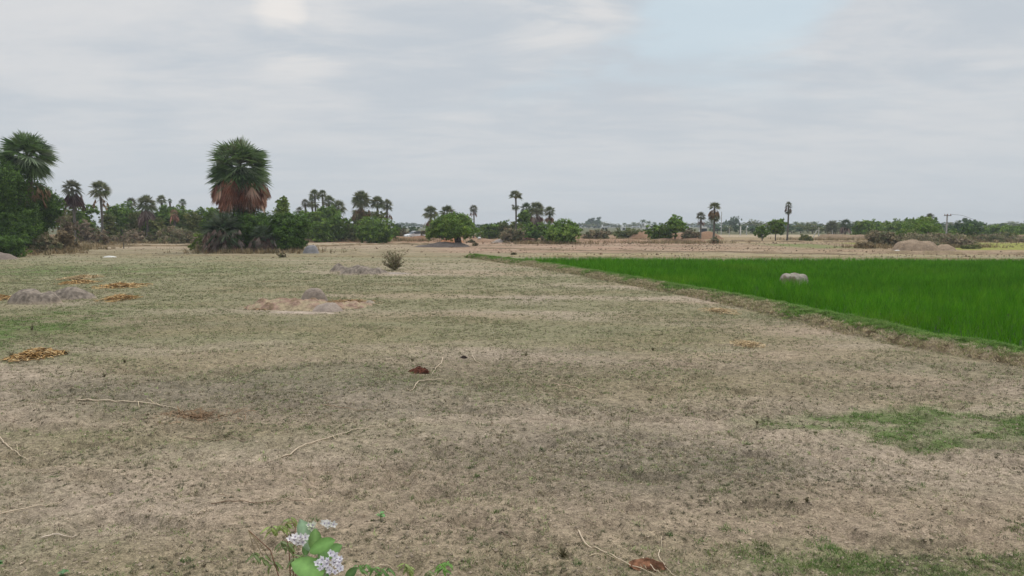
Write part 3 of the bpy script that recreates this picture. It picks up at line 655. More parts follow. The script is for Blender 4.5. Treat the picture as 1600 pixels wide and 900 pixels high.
plant('tree', 'dark leafy tree crowding round the trunk of the tallest palm', 'tree', 392, 71.5, 96, 318, 384, 'dark', 11, 1.3, inner=.4, trunk=.12, stems=3, shrubby=True)
plant('tree', 'deep green rounded bushy tree at the right foot of the tallest palm', 'tree', 455, 70.5, 60, 326, 389, 'dark', 9, 1.3, inner=.35, trunk=.1, stems=3, shrubby=True)
plant('tree', 'light green conical tree peeping over the dark bush right of the tallest palm', 'tree', 443, 96, 24, 305, 350, 'yellow', 5, 1.2, lobes=[(0, 0, .3, .5, .5, .35), (0, 0, .6, .38, .38, .3), (0, 0, .82, .2, .2, .18)])
def low_palm(label, px, D, wpx, top, mid, bot, pal, dead, seed, n=36, nd=70):
    rg = np.random.default_rng(seed); m = D/F; X = AT(px, D); Rr = wpx*m*.5; o = empty('young_palm', (X, D, float(H(X, D)))); tag(o, label, 'palm')
    zt = ZAT(top, D); zm = ZAT(mid, D); t, tip = trunk_mb(max(.5, zt-Rr*.9), .28, rg, .01, 1.6); t.build('trunk', M_BARK, o, True)
    c = MB(); palm_crown(rg, c, tip, Rr, n, 20, PG[pal], (-30, 80), .4, .3, .4, .6); c.build('crown', M_PALM, o)
    s = MB()
    for q in range(4):
        f_ = (q+1)/4; skirt(rg, s, np.array([0, 0, zm*f_+.35]), Rr*(.95+.12*(1-f_)), .75, nd//4, 8, PG[dead], .5, 12)
    s.build('dead_leaf_skirt', M_DEAD, o)
low_palm('low trunkless palm with grey brown dead fronds at the left foot of the tallest palm', 352, 69.5, 82, 326, 366, 394, 'dark', 'greyd', 21, 46, 210)
low_palm('second low palm with pale withered fronds, between the tallest palm and the rounded dark bush', 412, 69.3, 50, 346, 374, 391, 'dark', 'greyd', 22, 24, 90)
shrub('small bright yellow green bush left of the low grey brown palm', 309, 76, 26, 361, 380, 'yellow', 4)
shrub('tiny brown dry bush under the yellow green bush', 316, 73, 22, 378, 388, 'scrub', 3, dens=.6)
# ---- group right of the big palm
palm('leftmost small grey palm in the group right of the tallest palm', 470, 150, 15, 322, 334, 16, 9, 'grey')
palm('dark round headed palm, second in the group right of the tallest palm', 478, 135, 15, 310, 328, 22, 10, 'grey', sk=('greyd', 334), skn=10)
palm('dark round headed palm leaning close beside its twin, left of the flat topped palm', 487, 136, 14, 308, 328, 22, 10, 'dark', bend=.05)
palm('flat topped palm standing highest in the group right of the tallest palm', 493, 128, 20, 295, 318, 24, 11, 'olive', tuft2=(13, 22, 16), r=.15)
palm('palm with small ragged crown beside the flat topped palm', 505, 130, 17, 296, 314, 20, 10, 'olive')
palm('palm half sunk in green foliage right of the flat topped palm', 515, 128, 24, 304, 326, 26, 10, 'olive')
palm('palm crown drooping over the right flank of the same leafy group', 530, 126, 26, 312, 336, 26, 10, 'olive', sk=('tan', 340), skn=12)
plant('tree', 'rounded green tree under the group of palms right of the tallest palm', 'tree', 517, 122, 44, 318, 364, 'mid', 8, 1.2)
plant('tree', 'smaller green tree at the left of that palm group, beside the dark bush', 'tree', 489, 118, 42, 330, 366, 'bright', 8, 1.2)
shrub('dark green bush at the foot of the palm group', 503, 112, 40, 344, 368, 'mid', 6)
shrub('green bush between the palm group and the leaf clothed twin palms', 537, 118, 36, 346, 367, 'mid', 6)
palm('tall broad palm clothed in leaves and brown dead skirt, left of its two neighbours', 565, 118, 33, 297, 328, 46, 14, 'olive', sk=('tan', 352), skn=70, skL=.55, r=.2, tuft2=(20, 36, 26))
palm('palm with domed crown just right of the tall leaf clothed palm', 590, 120, 26, 305, 332, 34, 12, 'olive', tuft2=(16, 28, 18))
palm('palm leaning to the right with small crown, rightmost of the three together', 607, 121, 20, 310, 334, 26, 11, 'olive', sk=('tan', 342), skn=14, bend=-.03)
shrub('yellow green bush under the domed palm', 592, 117, 34, 324, 350, 'olive', 6)
shrub_tree('dark green round bush in front of the three leaf clothed palms', 587, 108, 62, 341, 372, 'mid', 9, dens=1.4, inner=.35)
shrub('low olive bush left of the dark round bush', 553, 116, 34, 346, 367, 'olive', 5)
shrub('dry grassy brush behind the white car', 628, 135, 34, 357, 370, 'scrub', 4)
shrub('dry brush between the white car and the spreading tree', 664, 128, 18, 358, 371, 'scrub', 4)
# ---- centre: spreading tree
palm('brown skirted palm behind the left side of the spreading tree', 673, 122, 27, 320, 345, 34, 12, 'olive', sk=('tan', 356), skn=40, skL=.6)
palm('ragged topped green palm behind the middle of the spreading tree', 699, 124, 30, 319, 345, 24, 12, 'olive', sk=('tan', 350), skn=12)
plant('tree', 'wide spreading green tree with thick dark multiple trunk beside the grey mound', 'tree', 706, 89, 84, 333, 375, 'bright', 14, 2.0, lspx=2.6, trunk=.17, stems=4, limbs=7, inner=.35, lx=.85, seed=3,
      lobes=[(0, 0, .52, .30, .30, .40), (-.30, .05, .34, .19, .2, .28), (-.16, -.1, .55, .2, .2, .32), (.05, 0, .76, .2, .2, .24), (.2, .05, .6, .2, .2, .34), (.32, 0, .34, .16, .18, .26), (.16, -.15, .36, .2, .2, .3), (-.02, -.16, .3, .2, .18, .28), (-.38, 0, .22, .12, .12, .18), (-.14, .12, .3, .2, .2, .28)])
palm('lone thin palm with a small grey round head, right of the spreading tree', 740, 150, 15.5, 319, 331, 20, 10, 'grey', sk=('greyd', 341), skn=12, skL=.6, r=.13)
for i, (px, D, w, tp, bt, pl, lb) in enumerate([
    (757, 150, 28, 349, 364, 'far', 'low green bush right of the lone thin palm'),
    (776, 148, 30, 347, 364, 'mid', 'green bush midway between the lone thin palm and the tall two tiered palm'),
    (792, 140, 26, 342, 362, 'mid', 'taller green bush left of the tall two tiered palm'),
    (812, 130, 40, 346, 368, 'bright', 'bright green bush at the foot of the tall two tiered palm'),
    (838, 126, 36, 346, 372, 'dark', 'dark green bush left of the big rounded bush by the tan field'),
    (626, 190, 22, 351, 362, 'far', 'low grey green bush far behind the white car'),
    (644, 180, 26, 352, 362, 'far', 'low far bush directly above the white car'),
    ]): shrub(lb, px, D, w, tp, bt, pl, 5)
palm('tall palm with two tiered crown and orange fruit stalks rising alone in the centre', 805, 124, 23, 296, 314, 20, 12, 'olive', tuft2=(15, 17, 18), r=.14, fruit=True, el=(-10, 80))
palm('grey green palm top between the tall two tiered palm and the skirted palm', 822, 134, 22, 315, 340, 26, 10, 'dark')
palm('palm with grey hanging skirt in the middle of the central cluster', 838, 122, 28, 314, 338, 32, 13, 'olive', sk=('greyd', 354), skn=46, skL=.6)
palm('palm with ragged brown dead fronds at the right of the central cluster', 858, 124, 21, 321, 340, 22, 11, 'olive', sk=('tan', 350), skn=34, skL=.65)
plant('tree', 'green tree filling the middle of the central palm cluster', 'tree', 822, 132, 34, 326, 362, 'mid', 7, 1.0)
shrub_tree('big rounded green bush at the right end of the central cluster', 882, 103, 58, 342, 378, 'bright', 10, dens=1.6, inner=.35)
shrub('brownish dry bush at the left front of the central cluster', 806, 110, 46, 357, 378, 'scrub', 6)
shrub('blue green leafy bush with pink dead leaves below it', 833, 106, 28, 358, 378, 'dark', 5)
shrub('pinkish brown dead leaves heaped at the foot of the blue green bush', 830, 104, 26, 370, 379, 'pinkd', 4, dens=.8)
shrub('thin dry reeds and brush between the blue green bush and the big rounded bush', 856, 104, 30, 364, 380, 'scrub', 5)
shrub('dry tan scrub right of the big rounded bush', 930, 125, 52, 357, 372, 'scrub', 6)
shrub('olive scrub below the far grey trees, left of the tree on the red bank', 985, 140, 60, 355, 370, 'olive', 7, dens=.8)
# ---- right of centre
plant('tree', 'tallest of the far hazy trees seen just right of the big rounded bush', 'tree', 929, 640, 32, 341, 358, 'far', 6, 1.0)
plant('tree', 'compact bright green tree on top of the red earth bank', 'tree', 1055, 112, 36, 337, 372, 'bright', 7, 1.4, inner=.35)
shrub('green bush at the left foot of the tree on the red bank', 1028, 113, 42, 349, 373, 'mid', 7)
shrub('dry bush at the right foot of the tree on the red bank', 1078, 114, 32, 356, 373, 'scrub', 5)
palm('shorter palm with dark round head, left one of the pair by the tall thin pole', 1093.5, 130, 17, 330, 345, 22, 11, 'grey', sk=('greyd', 352), skn=20, skL=.7, r=.14)
palm('taller two tiered palm of the pair, brown dead leaves and a bush at its foot', 1114, 106, 21, 314, 330, 18, 12, 'olive', tuft2=(14, 23, 22), sk=('tan', 344), skn=34, skL=.6, r=.13, el=(-10, 80))
low_palm('small brown and green palm bush at the foot of the taller paired palm', 1116, 103, 20, 367, 374, 381, 'olive', 'tan', 31, 14, 24)
plant('tree', 'green tree with slender trunk standing in the open tan field', 'tree', 1211, 118, 32, 341, 367, 'bright', 7, 1.6, inner=.35, trunk=.1)
plant('tree', 'lower green bush merging with the left side of the slender trunked tree', 'bush', 1190, 122, 25, 351, 371, 'bright', 6, 1.4, inner=.35)
palm('lone tall palm with tiny double head right of the slender trunked tree', 1229, 122, 13.5, 314, 324, 16, 10, 'grey', tuft2=(9, 14, 16), sk=('greyd', 336), skn=12, skL=.5, r=.13)
shrub('small grey green scrub beside the lone tall palm', 1256, 120, 30, 366, 377, 'olive', 5)
palm('grey green palm with full drooping leaves right of the leaning pole', 1298, 160, 24, 344, 362, 30, 11, 'grey', sk=('greyd', 370), skn=20)
palm('second grey green palm with a higher spreading head right of the leaning pole', 1319, 165, 20, 341, 354, 26, 11, 'dark', sk=('greyd', 366), skn=12)
# ---- right: green mass, scrub
for i, (px, D, w, tp, bt, pl, nm, lb) in enumerate([
    (1345, 150, 40, 344, 368, 'bright', 'tree', 'rounded green tree right of the two grey green palms'),
    (1372, 155, 40, 345, 368, 'bright', 'tree', 'low green tree left of the leafy mass beside the utility pole'),
    (1403, 145, 50, 344, 370, 'bright', 'tree', 'green tree at the left edge of the leafy mass beside the utility pole'),
    (1432, 125, 54, 338, 372, 'bright', 'tree', 'bright green spreading tree behind the dry scrub mound'),
    (1454, 128, 40, 342, 368, 'mid', 'tree', 'green tree immediately left of the utility pole'),
    (1508, 135, 50, 338, 366, 'far', 'tree', 'grey green domed tree right of the utility pole'),
    (1512, 118, 32, 348, 370, 'dark', 'tree', 'dark green round bush in front of the grey green domed tree'),
    (1488, 120, 34, 356, 374, 'mid', 'shrub', 'green bush below the utility pole'),
    (1550, 150, 56, 352, 370, 'mid', 'tree', 'low green bushes between the domed tree and the right edge'),
    (1588, 145, 56, 351, 370, 'mid', 'tree', 'green bush at the right picture edge'),
    (1572, 128, 30, 362, 373, 'olive', 'shrub', 'small olive bush on the bank near the right picture edge')]):
    shrub(lb, px, D, w, tp, bt, pl, 7, name=nm, cat=nm)
palm('small grey palm head poking out of the leafy mass left of the utility pole', 1450, 135, 16, 332, 345, 18, 10, 'grey')
shrub('tall brown dry scrub left of the pale earth mound', 1385, 85, 62, 361, 391, 'scrub', 11, dens=1.3)
shrub('grey dry brush trailing left from the brown scrub', 1350, 82, 36, 377, 392, 'straw', 6)
shrub('brown dry scrub behind the pale earth mound', 1455, 92, 130, 366, 386, 'scrub', 12)
shrub('brown and dark scrub right of the pale earth mound', 1495, 86, 46, 372, 391, 'brown', 7)
shrub('low green weeds right of the scrub at the yellow green field', 1516, 81, 34, 382, 392, 'olive', 5)
shrub('dry brown brush strip behind the yellow green field', 1560, 112, 90, 366, 377, 'scrub', 8)

shrub('green bush topping the scrub right behind the pale earth mound', 1434, 98, 66, 346, 376, 'bright', 10)
gl = 'green bush filling the hedge between the slim trunked palm and the tallest palm'; gg = 'bushes filling the left hedge'
for px, D, w, tp, pl in ((172, 110, 34, 328, 'olive'), (200, 116, 36, 324, 'mid'), (226, 119, 40, 322, 'bright'), (248, 108, 32, 334, 'olive'), (270, 122, 40, 319, 'mid'), (300, 109, 36, 328, 'olive'), (328, 112, 36, 322, 'mid')): shrub(gl, px, D, w, tp, 362, pl, 8, group=gg, name='bush', cat='bush')
gl = 'green bush filling the foot of the palm groups right of the tallest palm'; gg = 'bushes under the palm groups'
for px, D, w, tp, pl in ((480, 121, 36, 338, 'mid'), (525, 115, 36, 332, 'mid'), (548, 122, 34, 336, 'bright'), (568, 116, 34, 338, 'olive'), (612, 124, 26, 347, 'mid')): shrub(gl, px, D, w, tp, 364, pl, 7, group=gg, name='bush', cat='bush')
gl = 'green bush filling the gaps of the central cluster'; gg = 'bushes in the central cluster'
for px, D, w, tp, pl in ((766, 135, 40, 350, 'mid'), (796, 128, 36, 346, 'olive'), (826, 120, 40, 342, 'mid'), (850, 116, 36, 345, 'mid')): shrub(gl, px, D, w, tp, 372, pl, 7, group=gg, name='bush', cat='bush')

# ---- small field plants
#shrub('thin half bare sapling bush growing on the grey rocks', 617, 39.8, 34, 386, 421, 'scrub', 6, dens=.35, lspx=4.0, inner=.5, clump=.3, name='sapling', stems=5, limbs=6, trunk=.02)
shrub('bright green low clump at the far end of the paddy bund', 742, 57, 16, 396.5, 403, 'bright', 4)
shrub('tiny green clump left of the bright low clump', 731, 58, 8, 399, 404, 'mid', 3)
for px, py, h, lb in ((440, 402, 7, 'little dry weed in front of the tallest palm'), (735, 379, 6, 'dry clump by the trunk of the spreading tree'), (743, 384, 5, 'dry brown clump right of the spreading tree'), (803, 398, 4, 'brown clod clump on the pinkish field by the paddy corner')):
    D = P(px, py)[1]; shrub(lb, px, D, h*2.2, py-h, py, 'scrub', 3, name='dry_clump', cat='clump')

# ---- far tree line: every tree its own object, sharing a few shapes
def far_line():
    protos = []
    for i in range(7):
        rg = np.random.default_rng(400+i); w = 9.0; h = [5.5, 6.5, 5, 7, 4.6, 6, 5.4][i]
        c, t = tree_mesh(rg, w, h, .7, 'far' if i % 3 else 'olive', 1900, .62, 8, .22, inner=.35)
        o = empty('tree', (0, 0, 0)); c.build('crown', M_LEAF, o); t.build('trunk', M_BARK, o, True); protos.append((o, w, h+.7))
    used = set(); rg = np.random.default_rng(77)
    marks = [(905, 'right of the big rounded bush'), (1040, 'left of the tree on the red bank'), (1120, 'behind the pair of palms'), (1180, 'behind the fence posts'), (1240, 'behind the slender trunked tree'), (1290, 'behind the leaning pole'), (1340, 'behind the two grey green palms'), (1480, 'behind the green mass by the utility pole'), (1700, 'right of the utility pole')]
    def put(px, D, wpx, top, group=None, lb=None):
        i = rg.integers(0, 7); o, w, h = protos[i]
        if i in used: o = copy_tree(o)
        used.add(i); X = AT(px, D); o.location = (X, D, float(H(X, D))-.1); o.rotation_euler = (0, 0, rg.uniform(0, 6.28))
        s = wpx*D/F/w; o.scale = (s, s, (ZAT(top, D)+.1)/h)
        wh = [b for a, b in marks if px < a+.1]; wh = wh[0] if wh else marks[-1][1]
        if px > 620 and px < 905: wh = 'glimpsed behind the central trees'
        if px <= 620: wh = 'behind the left palm groups'
        tag(o, lb or ('hazy tree in the far tree line, '+wh), 'tree', group or ('far trees '+wh))
    px = 615
    while px < 1640:
        D = rg.uniform(400, 480) if px > 1120 else rg.uniform(600, 720)
        if 640 < px < 740: D = 650
        top = 349 if px < 905 else (349.5 if px < 1120 else 347.5); top += rg.uniform(-2.0, 2.0)
        put(px, D, rg.uniform(24, 38), top); px += rg.uniform(12, 19)
    px = 1120
    while px < 1640:      # nearer, darker row of scrub under them
        put(px, rg.uniform(225, 250), rg.uniform(28, 40), rg.uniform(348, 351.5), 'low dark scrub trees along the far field edge', 'low dark grey green scrub tree along the far field edge'); px += rg.uniform(15, 22)
    for px, top, w, lb in ((1146, 336.5, 26, 'domed hazy tree rising above the far line, left of the slender trunked tree'), (1107, 344, 18, 'hazy rounded tree between the two paired palms'), (916, 345, 14, 'small hazy tree left shoulder of the tallest far tree'), (942, 346, 14, 'small hazy tree right shoulder of the tallest far tree'), (1172, 343, 30, 'hazy tree right of the domed hazy tree'), (1300, 344, 34, 'hazy domed tree behind the two grey green palms'), (1385, 346, 20, 'hazy domed tree far behind the leafy mass'), (1567, 349, 30, 'hazy tree peaking near the right edge')):
        put(px, 380 if px > 1120 else 620, w, top, 'taller trees of the far line', lb)
    # coconut palms poking out of the haze
    pr = None
    for px, top, D, lb in ((1004, 343, 380, 'tallest'), (1012, 345, 385, 'middle'), (1022, 347, 390, 'rightmost'), (990, 347, 370, 'leftmost'), (975, 348, 380, 'outlying left'), (1242, 346, 300, None), (1252, 347, 310, None), (1271, 346, 305, None), (1402, 345, 290, None), (1410, 345, 300, None), (1419, 347, 300, None), (1353, 345, 290, None), (1366, 348, 290, None), (640, 350, 380, None)):
        if pr is None:
            g = np.random.default_rng(5); o = empty('coconut_palm', (0, 0, 0)); t, tip = trunk_mb(8, .16, g, .03); t.build('trunk', M_BARK, o, True)
            c = MB()
            for k in range(20):
                az = k*2.4; e = .9-1.3*(k/20); pts = [tip+np.array([math.cos(az)*math.cos(e)*s_, math.sin(az)*math.cos(e)*s_, math.sin(e)*s_-.13*s_*s_]) for s_ in np.linspace(0, 3.2, 6)]
                sd2 = np.array([-math.sin(az), math.cos(az), 0])
                for a, b in zip(pts[:-1], pts[1:]): c.add([a, a+sd2*.5-[0, 0, .3], b+sd2*.45-[0, 0, .3], b, b-sd2*.45-[0, 0, .3], a-sd2*.5-[0, 0, .3]], np.array([[0, 1, 2, 3], [0, 3, 4, 5]]), np.array(PG['dark'][k % 2])*1.1)
            c.build('crown', M_PALM, o); pr = o
        else: o = copy_tree(pr)
        X = AT(px, D); o.location = (X, D, float(H(X, D))); s = ZAT(top, D)/9.0; o.scale = (s, s, s); o.rotation_euler = (0, 0, px)
        if lb: tag(o, lb+' dark coconut palm over the far white houses', 'palm', 'far coconut palms')
        else: tag(o, 'tiny hazy coconut palm head above the far tree line on the right' if px > 1200 and px < 1340 else ('tiny hazy palm head above the far trees left of the utility pole' if px > 1340 else 'tiny hazy palm head above the bushes over the white car'), 'palm', 'far coconut palms on the right')
far_line()

# ---- poles, posts, far houses
def box_obj(name, mat, parts, parent=None):
    b = MB()
    for p in parts: b.box(*p)
    return b.build(name, mat, parent)
CONC = (.42, .42, .40)
def post(label, px, D, top, r=.09, group=None, lean=0, col=CONC, name='fence_post', cat='post', bot=None):
    X = AT(px, D); h = ZAT(top, D); b = MB(); b.tube([[0, 0, -.2], [lean*h*.5, 0, h*.5], [lean*h, 0, h]], [r, r*.95, r*.85], col, 6)
    o = b.build(name, M_CONC); o.location = (X, D, float(H(X, D))); tag(o, label, cat, group); return o
post('tall thin bare pole right of the taller paired palm', 1126, 200, 331, .11, name='pole', cat='pole')
G = 'pale posts at the far field edge'
post('thin grey post left of the thick white post, before the dark far trees', 1138.5, 190, 356, .09, G)
post('thick white post, brightest of the far posts', 1156, 185, 354, .17, G, col=(.62, .61, .57))
post('grey post just right of the thick white post', 1165.5, 188, 355, .11, G)
post('short pale post under the bush left of the slender trunked tree', 1178, 185, 364, .12, G, col=(.55, .53, .48))
post('straight pale post of the braced pair in the far field', 1278, 150, 356, .1, G, col=(.5, .49, .45))
post('slanting brace leaning against the straight far post', 1268, 150, 359, .09, G, lean=.62, col=(.5, .49, .45))
post('short pale post below the two grey green palms', 1299, 155, 359, .08, G)
post('small dark stump post at the edge of the pale strip, left field', 194, 81, 378.5, .05, 'small posts', col=(.12, .1, .08))
def utility_pole():
    D = 118.0; X = AT(1477, D); m = D/F; h = ZAT(335, D); o = empty('utility_pole', (X, D, float(H(X, D)))); tag(o, 'utility pole with a cross arm rising from the leafy mass on the right', 'utility pole')
    b = MB(); b.box([0, 0, h/2], [.2, .17, h], (.33, .32, .31), top=.75); b.build('pole', M_CONC, o)
    box_obj('cross_arm', M_CONC, [([0, -.13, h-.25], [1.15, .09, .11], (.16, .14, .13))], o)
    for s_ in (-.45, .0, .45):
        i = MB(); i.tube([[s_, -.13, h-.2], [s_, -.13, h-.08], [s_, -.13, h+.02]], [.05, .06, .03], (.3, .2, .15), 6); i.build('insulator', M_CONC, o)
    w = MB(); w.tube([[.45, -.1, h-.05], [2.6, .5, h-.2], [5, 1.2, h-.9]], .02, (.05, .05, .05), 4); w.build('wire', M_RUB, o)
utility_pole()
def house(label, px, D, wpx, top, floors, seed, group='far white houses among the trees', depth=6):
    m = D/F; w = wpx*m; h = ZAT(top, D); X = AT(px, D); o = empty('house', (X, D, 0)); tag(o, label, 'house', group)
    c = (.72, .72, .70); b = MB(); b.box([0, 0, h/2-.1], [w, depth, h+.2-.4], c); b.build('wall', M_WALL, o)
    box_obj('roof', M_WALL, [([0, 0, h-.12], [w+.5, depth+.5, .2], (.55, .54, .52)), ([0, -depth/2-.05, h+.1], [w+.3, .12, .3], c), ([-w*.3, 0, h+.6], [w*.22, 1.6, 1.1], c)], o)
    k = max(2, int(w//3)); fh = h/floors
    for f in range(floors):
        for i in range(k):
            wx = -w/2+w*(i+.5)/k; zc = fh*f+fh*.55; wd = MB(); wd.box([wx, -depth/2-.03, zc], [1.1, .1, 1.2], (.35, .33, .30)); wd.build('window', M_WALL, o)
            box_obj('pane', M_GLASS, [([wx, -depth/2-.085, zc], [.9, .02, 1.0], (.04, .05, .06))], o.children[-1])
house('white flat roofed house, widest and brightest among the far trees', 1012, 345, 15, 352.5, 2, 1)
house('low whitish house just right of the tallest far tree', 943, 350, 8, 354.8, 1, 2)
house('low pale house far off, midway to the brightest white house', 975, 352, 9, 355.2, 1, 3)
house('tiny white hut behind the trunks of the paired palms', 1097, 210, 7, 355.5, 1, 4, depth=3)
# ---- the car
def car():
    D = 132.0; X = AT(648, D); o = empty('parked_car', (X, D, .02)); o.rotation_euler = (0, 0, math.radians(222)); tag(o, 'white hatchback car parked behind the reddish bank, left of the spreading tree', 'car')
    L_, Wd = 3.7, 1.62; WH = (.78, .78, .78)
    prof = [(-1.85, .30), (-1.85, .78), (-1.75, .95), (-1.55, 1.02), (1.05-.15, .98), (1.6, .86), (1.82, .70), (1.85, .30)]
    def extr(p, w0, w1=None):
        p = np.array(p); n = len(p); w1 = w1 if w1 is not None else np.full(n, w0)
        V = np.concatenate([np.stack([p[:, 0], -np.array(w1)/2, p[:, 1]], -1), np.stack([p[:, 0], np.array(w1)/2, p[:, 1]], -1)])
        q = np.array([[i, (i+1) % n, (i+1) % n+n, i+n] for i in range(n)]); return V, [q, np.array([list(range(n))[::-1], list(range(n, 2*n))])]
    b = MB(); V, f = extr(prof, Wd, [Wd-.1, Wd-.04, Wd-.06, Wd-.16, Wd-.12, Wd-.14, Wd-.2, Wd-.2]); b.add(V, f, WH)
    gp = [(-1.62, 1.0), (-1.42, 1.36), (-1.15, 1.45), (.0, 1.47), (.3, 1.40), (.98, .97)]
    V, f = extr([(-1.5, 1.44-.03), (-1.2, 1.475), (.0, 1.495), (.33, 1.42)], 1.2, [1.1, 1.2, 1.2, 1.14]); b.add(V, f, WH)
    b.build('body', M_METAL, o)
    g = MB(); V, f = extr(gp, 1.3, [1.46, 1.24, 1.18, 1.18, 1.2, 1.44]); g.add(V, f, (.02, .022, .025)); g.build('windows', M_GLASS, o)
    for sx in (-1.2, 1.2):
        for sy in (-1, 1):
            w = MB(); w.tube([[sx, sy*(Wd/2-.19), .29], [sx, sy*(Wd/2), .29]], .29, (.03, .03, .03), 18); wo = w.build('wheel', M_RUB, o, True)
            r = MB(); r.tube([[sx, sy*(Wd/2-.01), .29], [sx, sy*(Wd/2+.015), .29]], .17, (.5, .5, .5), 14); r.build('rim', M_METAL, wo)
    for sy in (-1, 1):
        box_obj('headlight', M_GLASS, [([1.77, sy*.52, .68], [.16, .3, .14], (.5, .5, .5))], o)
        box_obj('tail_light', M_GLASS, [([-1.83, sy*.62, .8], [.08, .16, .3], (.35, .02, .02))], o)
        box_obj('side_mirror', M_METAL, [([.72, sy*.86, 1.02], [.12, .18, .12], WH)], o)
    box_obj('bumper', M_RUB, [([1.86, 0, .4], [.08, 1.3, .16], (.05, .05, .05))], o)
car()

# ---- mounds, rocks, straw heaps
def heap(name, label, cat, px, py, humps, col, mat, res=.04, amp=.05, ns=4.0, seed=0, colf=None, D=None, rim=.03, sharp=2.0, group=None):
    """humps: (dx, dy, rx, ry, h) in metres about the spot (px, py)"""
    c = P(px, py) if D is None else np.array([AT(px, D), D, 0]); hs = np.array(humps, float)
    x0, x1 = (hs[:, 0]-hs[:, 2]*1.25).min(), (hs[:, 0]+hs[:, 2]*1.25).max(); y0, y1 = (hs[:, 1]-hs[:, 3]*1.25).min(), (hs[:, 1]+hs[:, 3]*1.25).max()
    gx = np.arange(x0, x1, res); gy = np.arange(y0, y1, res); A, B = np.meshgrid(gx, gy); Z = np.full(A.shape, -1.0)
    wx = (fbm(A*1.1+9, B*1.1, seed, 3)-.5)*.35; wy = (fbm(A*1.1, B*1.1+5, seed+2, 3)-.5)*.35
    for dx, dy, rx, ry, h in hs:
        q = ((A-dx+wx*rx)/rx)**2+((B-dy+wy*ry)/ry)**2; Z = np.maximum(Z, h*np.maximum(1-q**(sharp/2), -.3))
    n = fbm(A*ns, B*ns, seed+5, 4); cx_ = fbm(A*2.6, B*2.6, seed+8, 3); Z = Z-np.clip(.035-np.abs(cx_-.5), 0, 1)*.6*(1 if mat is M_ROCK else 0); top = hs[:, 4].max(); Z = Z+(n-.5)*amp*np.clip(Z/top*3+.3, 0, 1)-rim*.3
    q = np.arange(A.size).reshape(A.shape); f = np.stack([q[:-1, :-1], q[:-1, 1:], q[1:, 1:], q[1:, :-1]], -1).reshape(-1, 4)
    zz = Z.ravel()[f].max(1); f = f[zz > -rim]
    u, inv = np.unique(f, return_inverse=True); f = inv.reshape(f.shape)
    A_, B_, Z_, n_ = A.ravel()[u], B.ravel()[u], np.maximum(Z.ravel()[u], -rim*1.5), n.ravel()[u]
    cc = np.asarray(col)*(.75+.5*n_)[:, None] if colf is None else colf(A_, B_, Z_, n_)
    g0 = float(H(c[0], c[1])); o = mk(name, np.stack([A_, B_, Z_], -1), f, mat, cc, smooth=True); o.location = (c[0], c[1], g0); tag(o, label, cat, group); return o
GREY = (.225, .185, .148)
def stony(base, dirt=(.36, .29, .215), z1=.10):
    def f(A, B, Z, n):
        m = fbm(A*9, B*9, 301, 4); cr = sst(.05, .0, np.abs(fbm(A*3.5, B*3.5, 303, 3)-.5))
        c0 = mixc(np.array(base)*1.25, np.array(base)*.72, sst(.38, .62, m)); c0 = mixc(c0, np.array(base)*.45, cr*.7)
        return mixc(np.asarray(dirt), c0, sst(0.0, z1, Z+(n-.5)*.08))
    return f
heap('rock', 'grey rounded boulder, blunt left one of the pair on the left of the field', 'rock', 48, 474, [(-.1, .1, .62, .5, .45), (.45, .15, .45, .4, .35)], None, M_ROCK, .03, .14, 4, 1, sharp=3.2, colf=stony(GREY))
heap('rock', 'grey smooth peaked boulder, right one of the pair on the left of the field', 'rock', 108, 468, [(0, .2, .85, .5, .44), (-.6, .0, .7, .45, .2)], None, M_ROCK, .03, .13, 4, 2, sharp=2.0, colf=stony(GREY))
heap('rock', 'low flat grey rock slab right of the sapling, with the bush on it', 'rock', 600, 427, [(.2, 0, 1.3, .6, .07)], (.30, .25, .21), M_ROCK, .05, .05, 3, 3)
heap('rock', 'long low grey rock left of the thin sapling', 'rock', 565, 429, [(-.2, .2, .95, .7, .44), (.5, .3, .8, .6, .34)], None, M_ROCK, .04, .22, 3.5, 4, colf=stony(GREY))
heap('rock', 'small jagged grey rock at the left end of the low rocks', 'rock', 527, 425, [(0, .3, .5, .5, .42), (.3, 0, .5, .4, .3)], None, M_ROCK, .04, .14, 4, 5, colf=stony(GREY))
def redheap(A, B, Z, n): return mixc(mixc((.34, .27, .175), (.31, .205, .155), sst(.4, .6, n)), (.20, .14, .09), sst(.56, .7, n))
heap('rubble_heap', 'low reddish heap of earth and dry straw in the open field', 'heap', 462, 484, [(-.6, .5, 1.1, .8, .30), (.3, .4, 1.0, .7, .26), (1.3, 1.0, .9, .6, .14), (-1.1, .4, .5, .6, .28)], None, M_EARTH, .035, .26, 4.5, 6, redheap)
heap('rock', 'round grey stone with dark underside on top of the reddish heap', 'rock', 492, 472, [(0, 0, .46, .3, .46)], (.26, .21, .17), M_ROCK, .025, .09, 6, 7, sharp=3)
heap('rock', 'pale pinkish rock at the right front of the reddish heap', 'rock', 512, 486, [(0, .1, .46, .4, .27)], (.32, .26, .215), M_ROCK, .03, .09, 5, 8, sharp=2.4)
heap('rock', 'small grey rock at the far right end of the reddish heap', 'rock', 577, 475, [(0, 0, .2, .2, .12)], None, M_ROCK, .025, .04, 5, 9, colf=stony(GREY))
heap('dirt_patch', 'pale flat crust of bare earth in front of the reddish heap', 'earth', 462, 489, [(0, 0, 1.2, .32, .05)], (.37, .30, .235), M_EARTH, .04, .03, 3, 10)
heap('rock', 'whitish flat stone slab lying in the green rice', 'rock', 1243, 0, [(-.22, .1, .42, .30, .47), (0, .05, .5, .32, .49), (.25, .05, .40, .30, .46), (0, 0, .64, .36, .44)], None, M_ROCK, .025, .10, 6, 11, lambda A, B, Z, n: mixc((.31, .275, .225), (.17, .12, .09), sst(.48, .6, n)*.9), D=31.5, sharp=4)
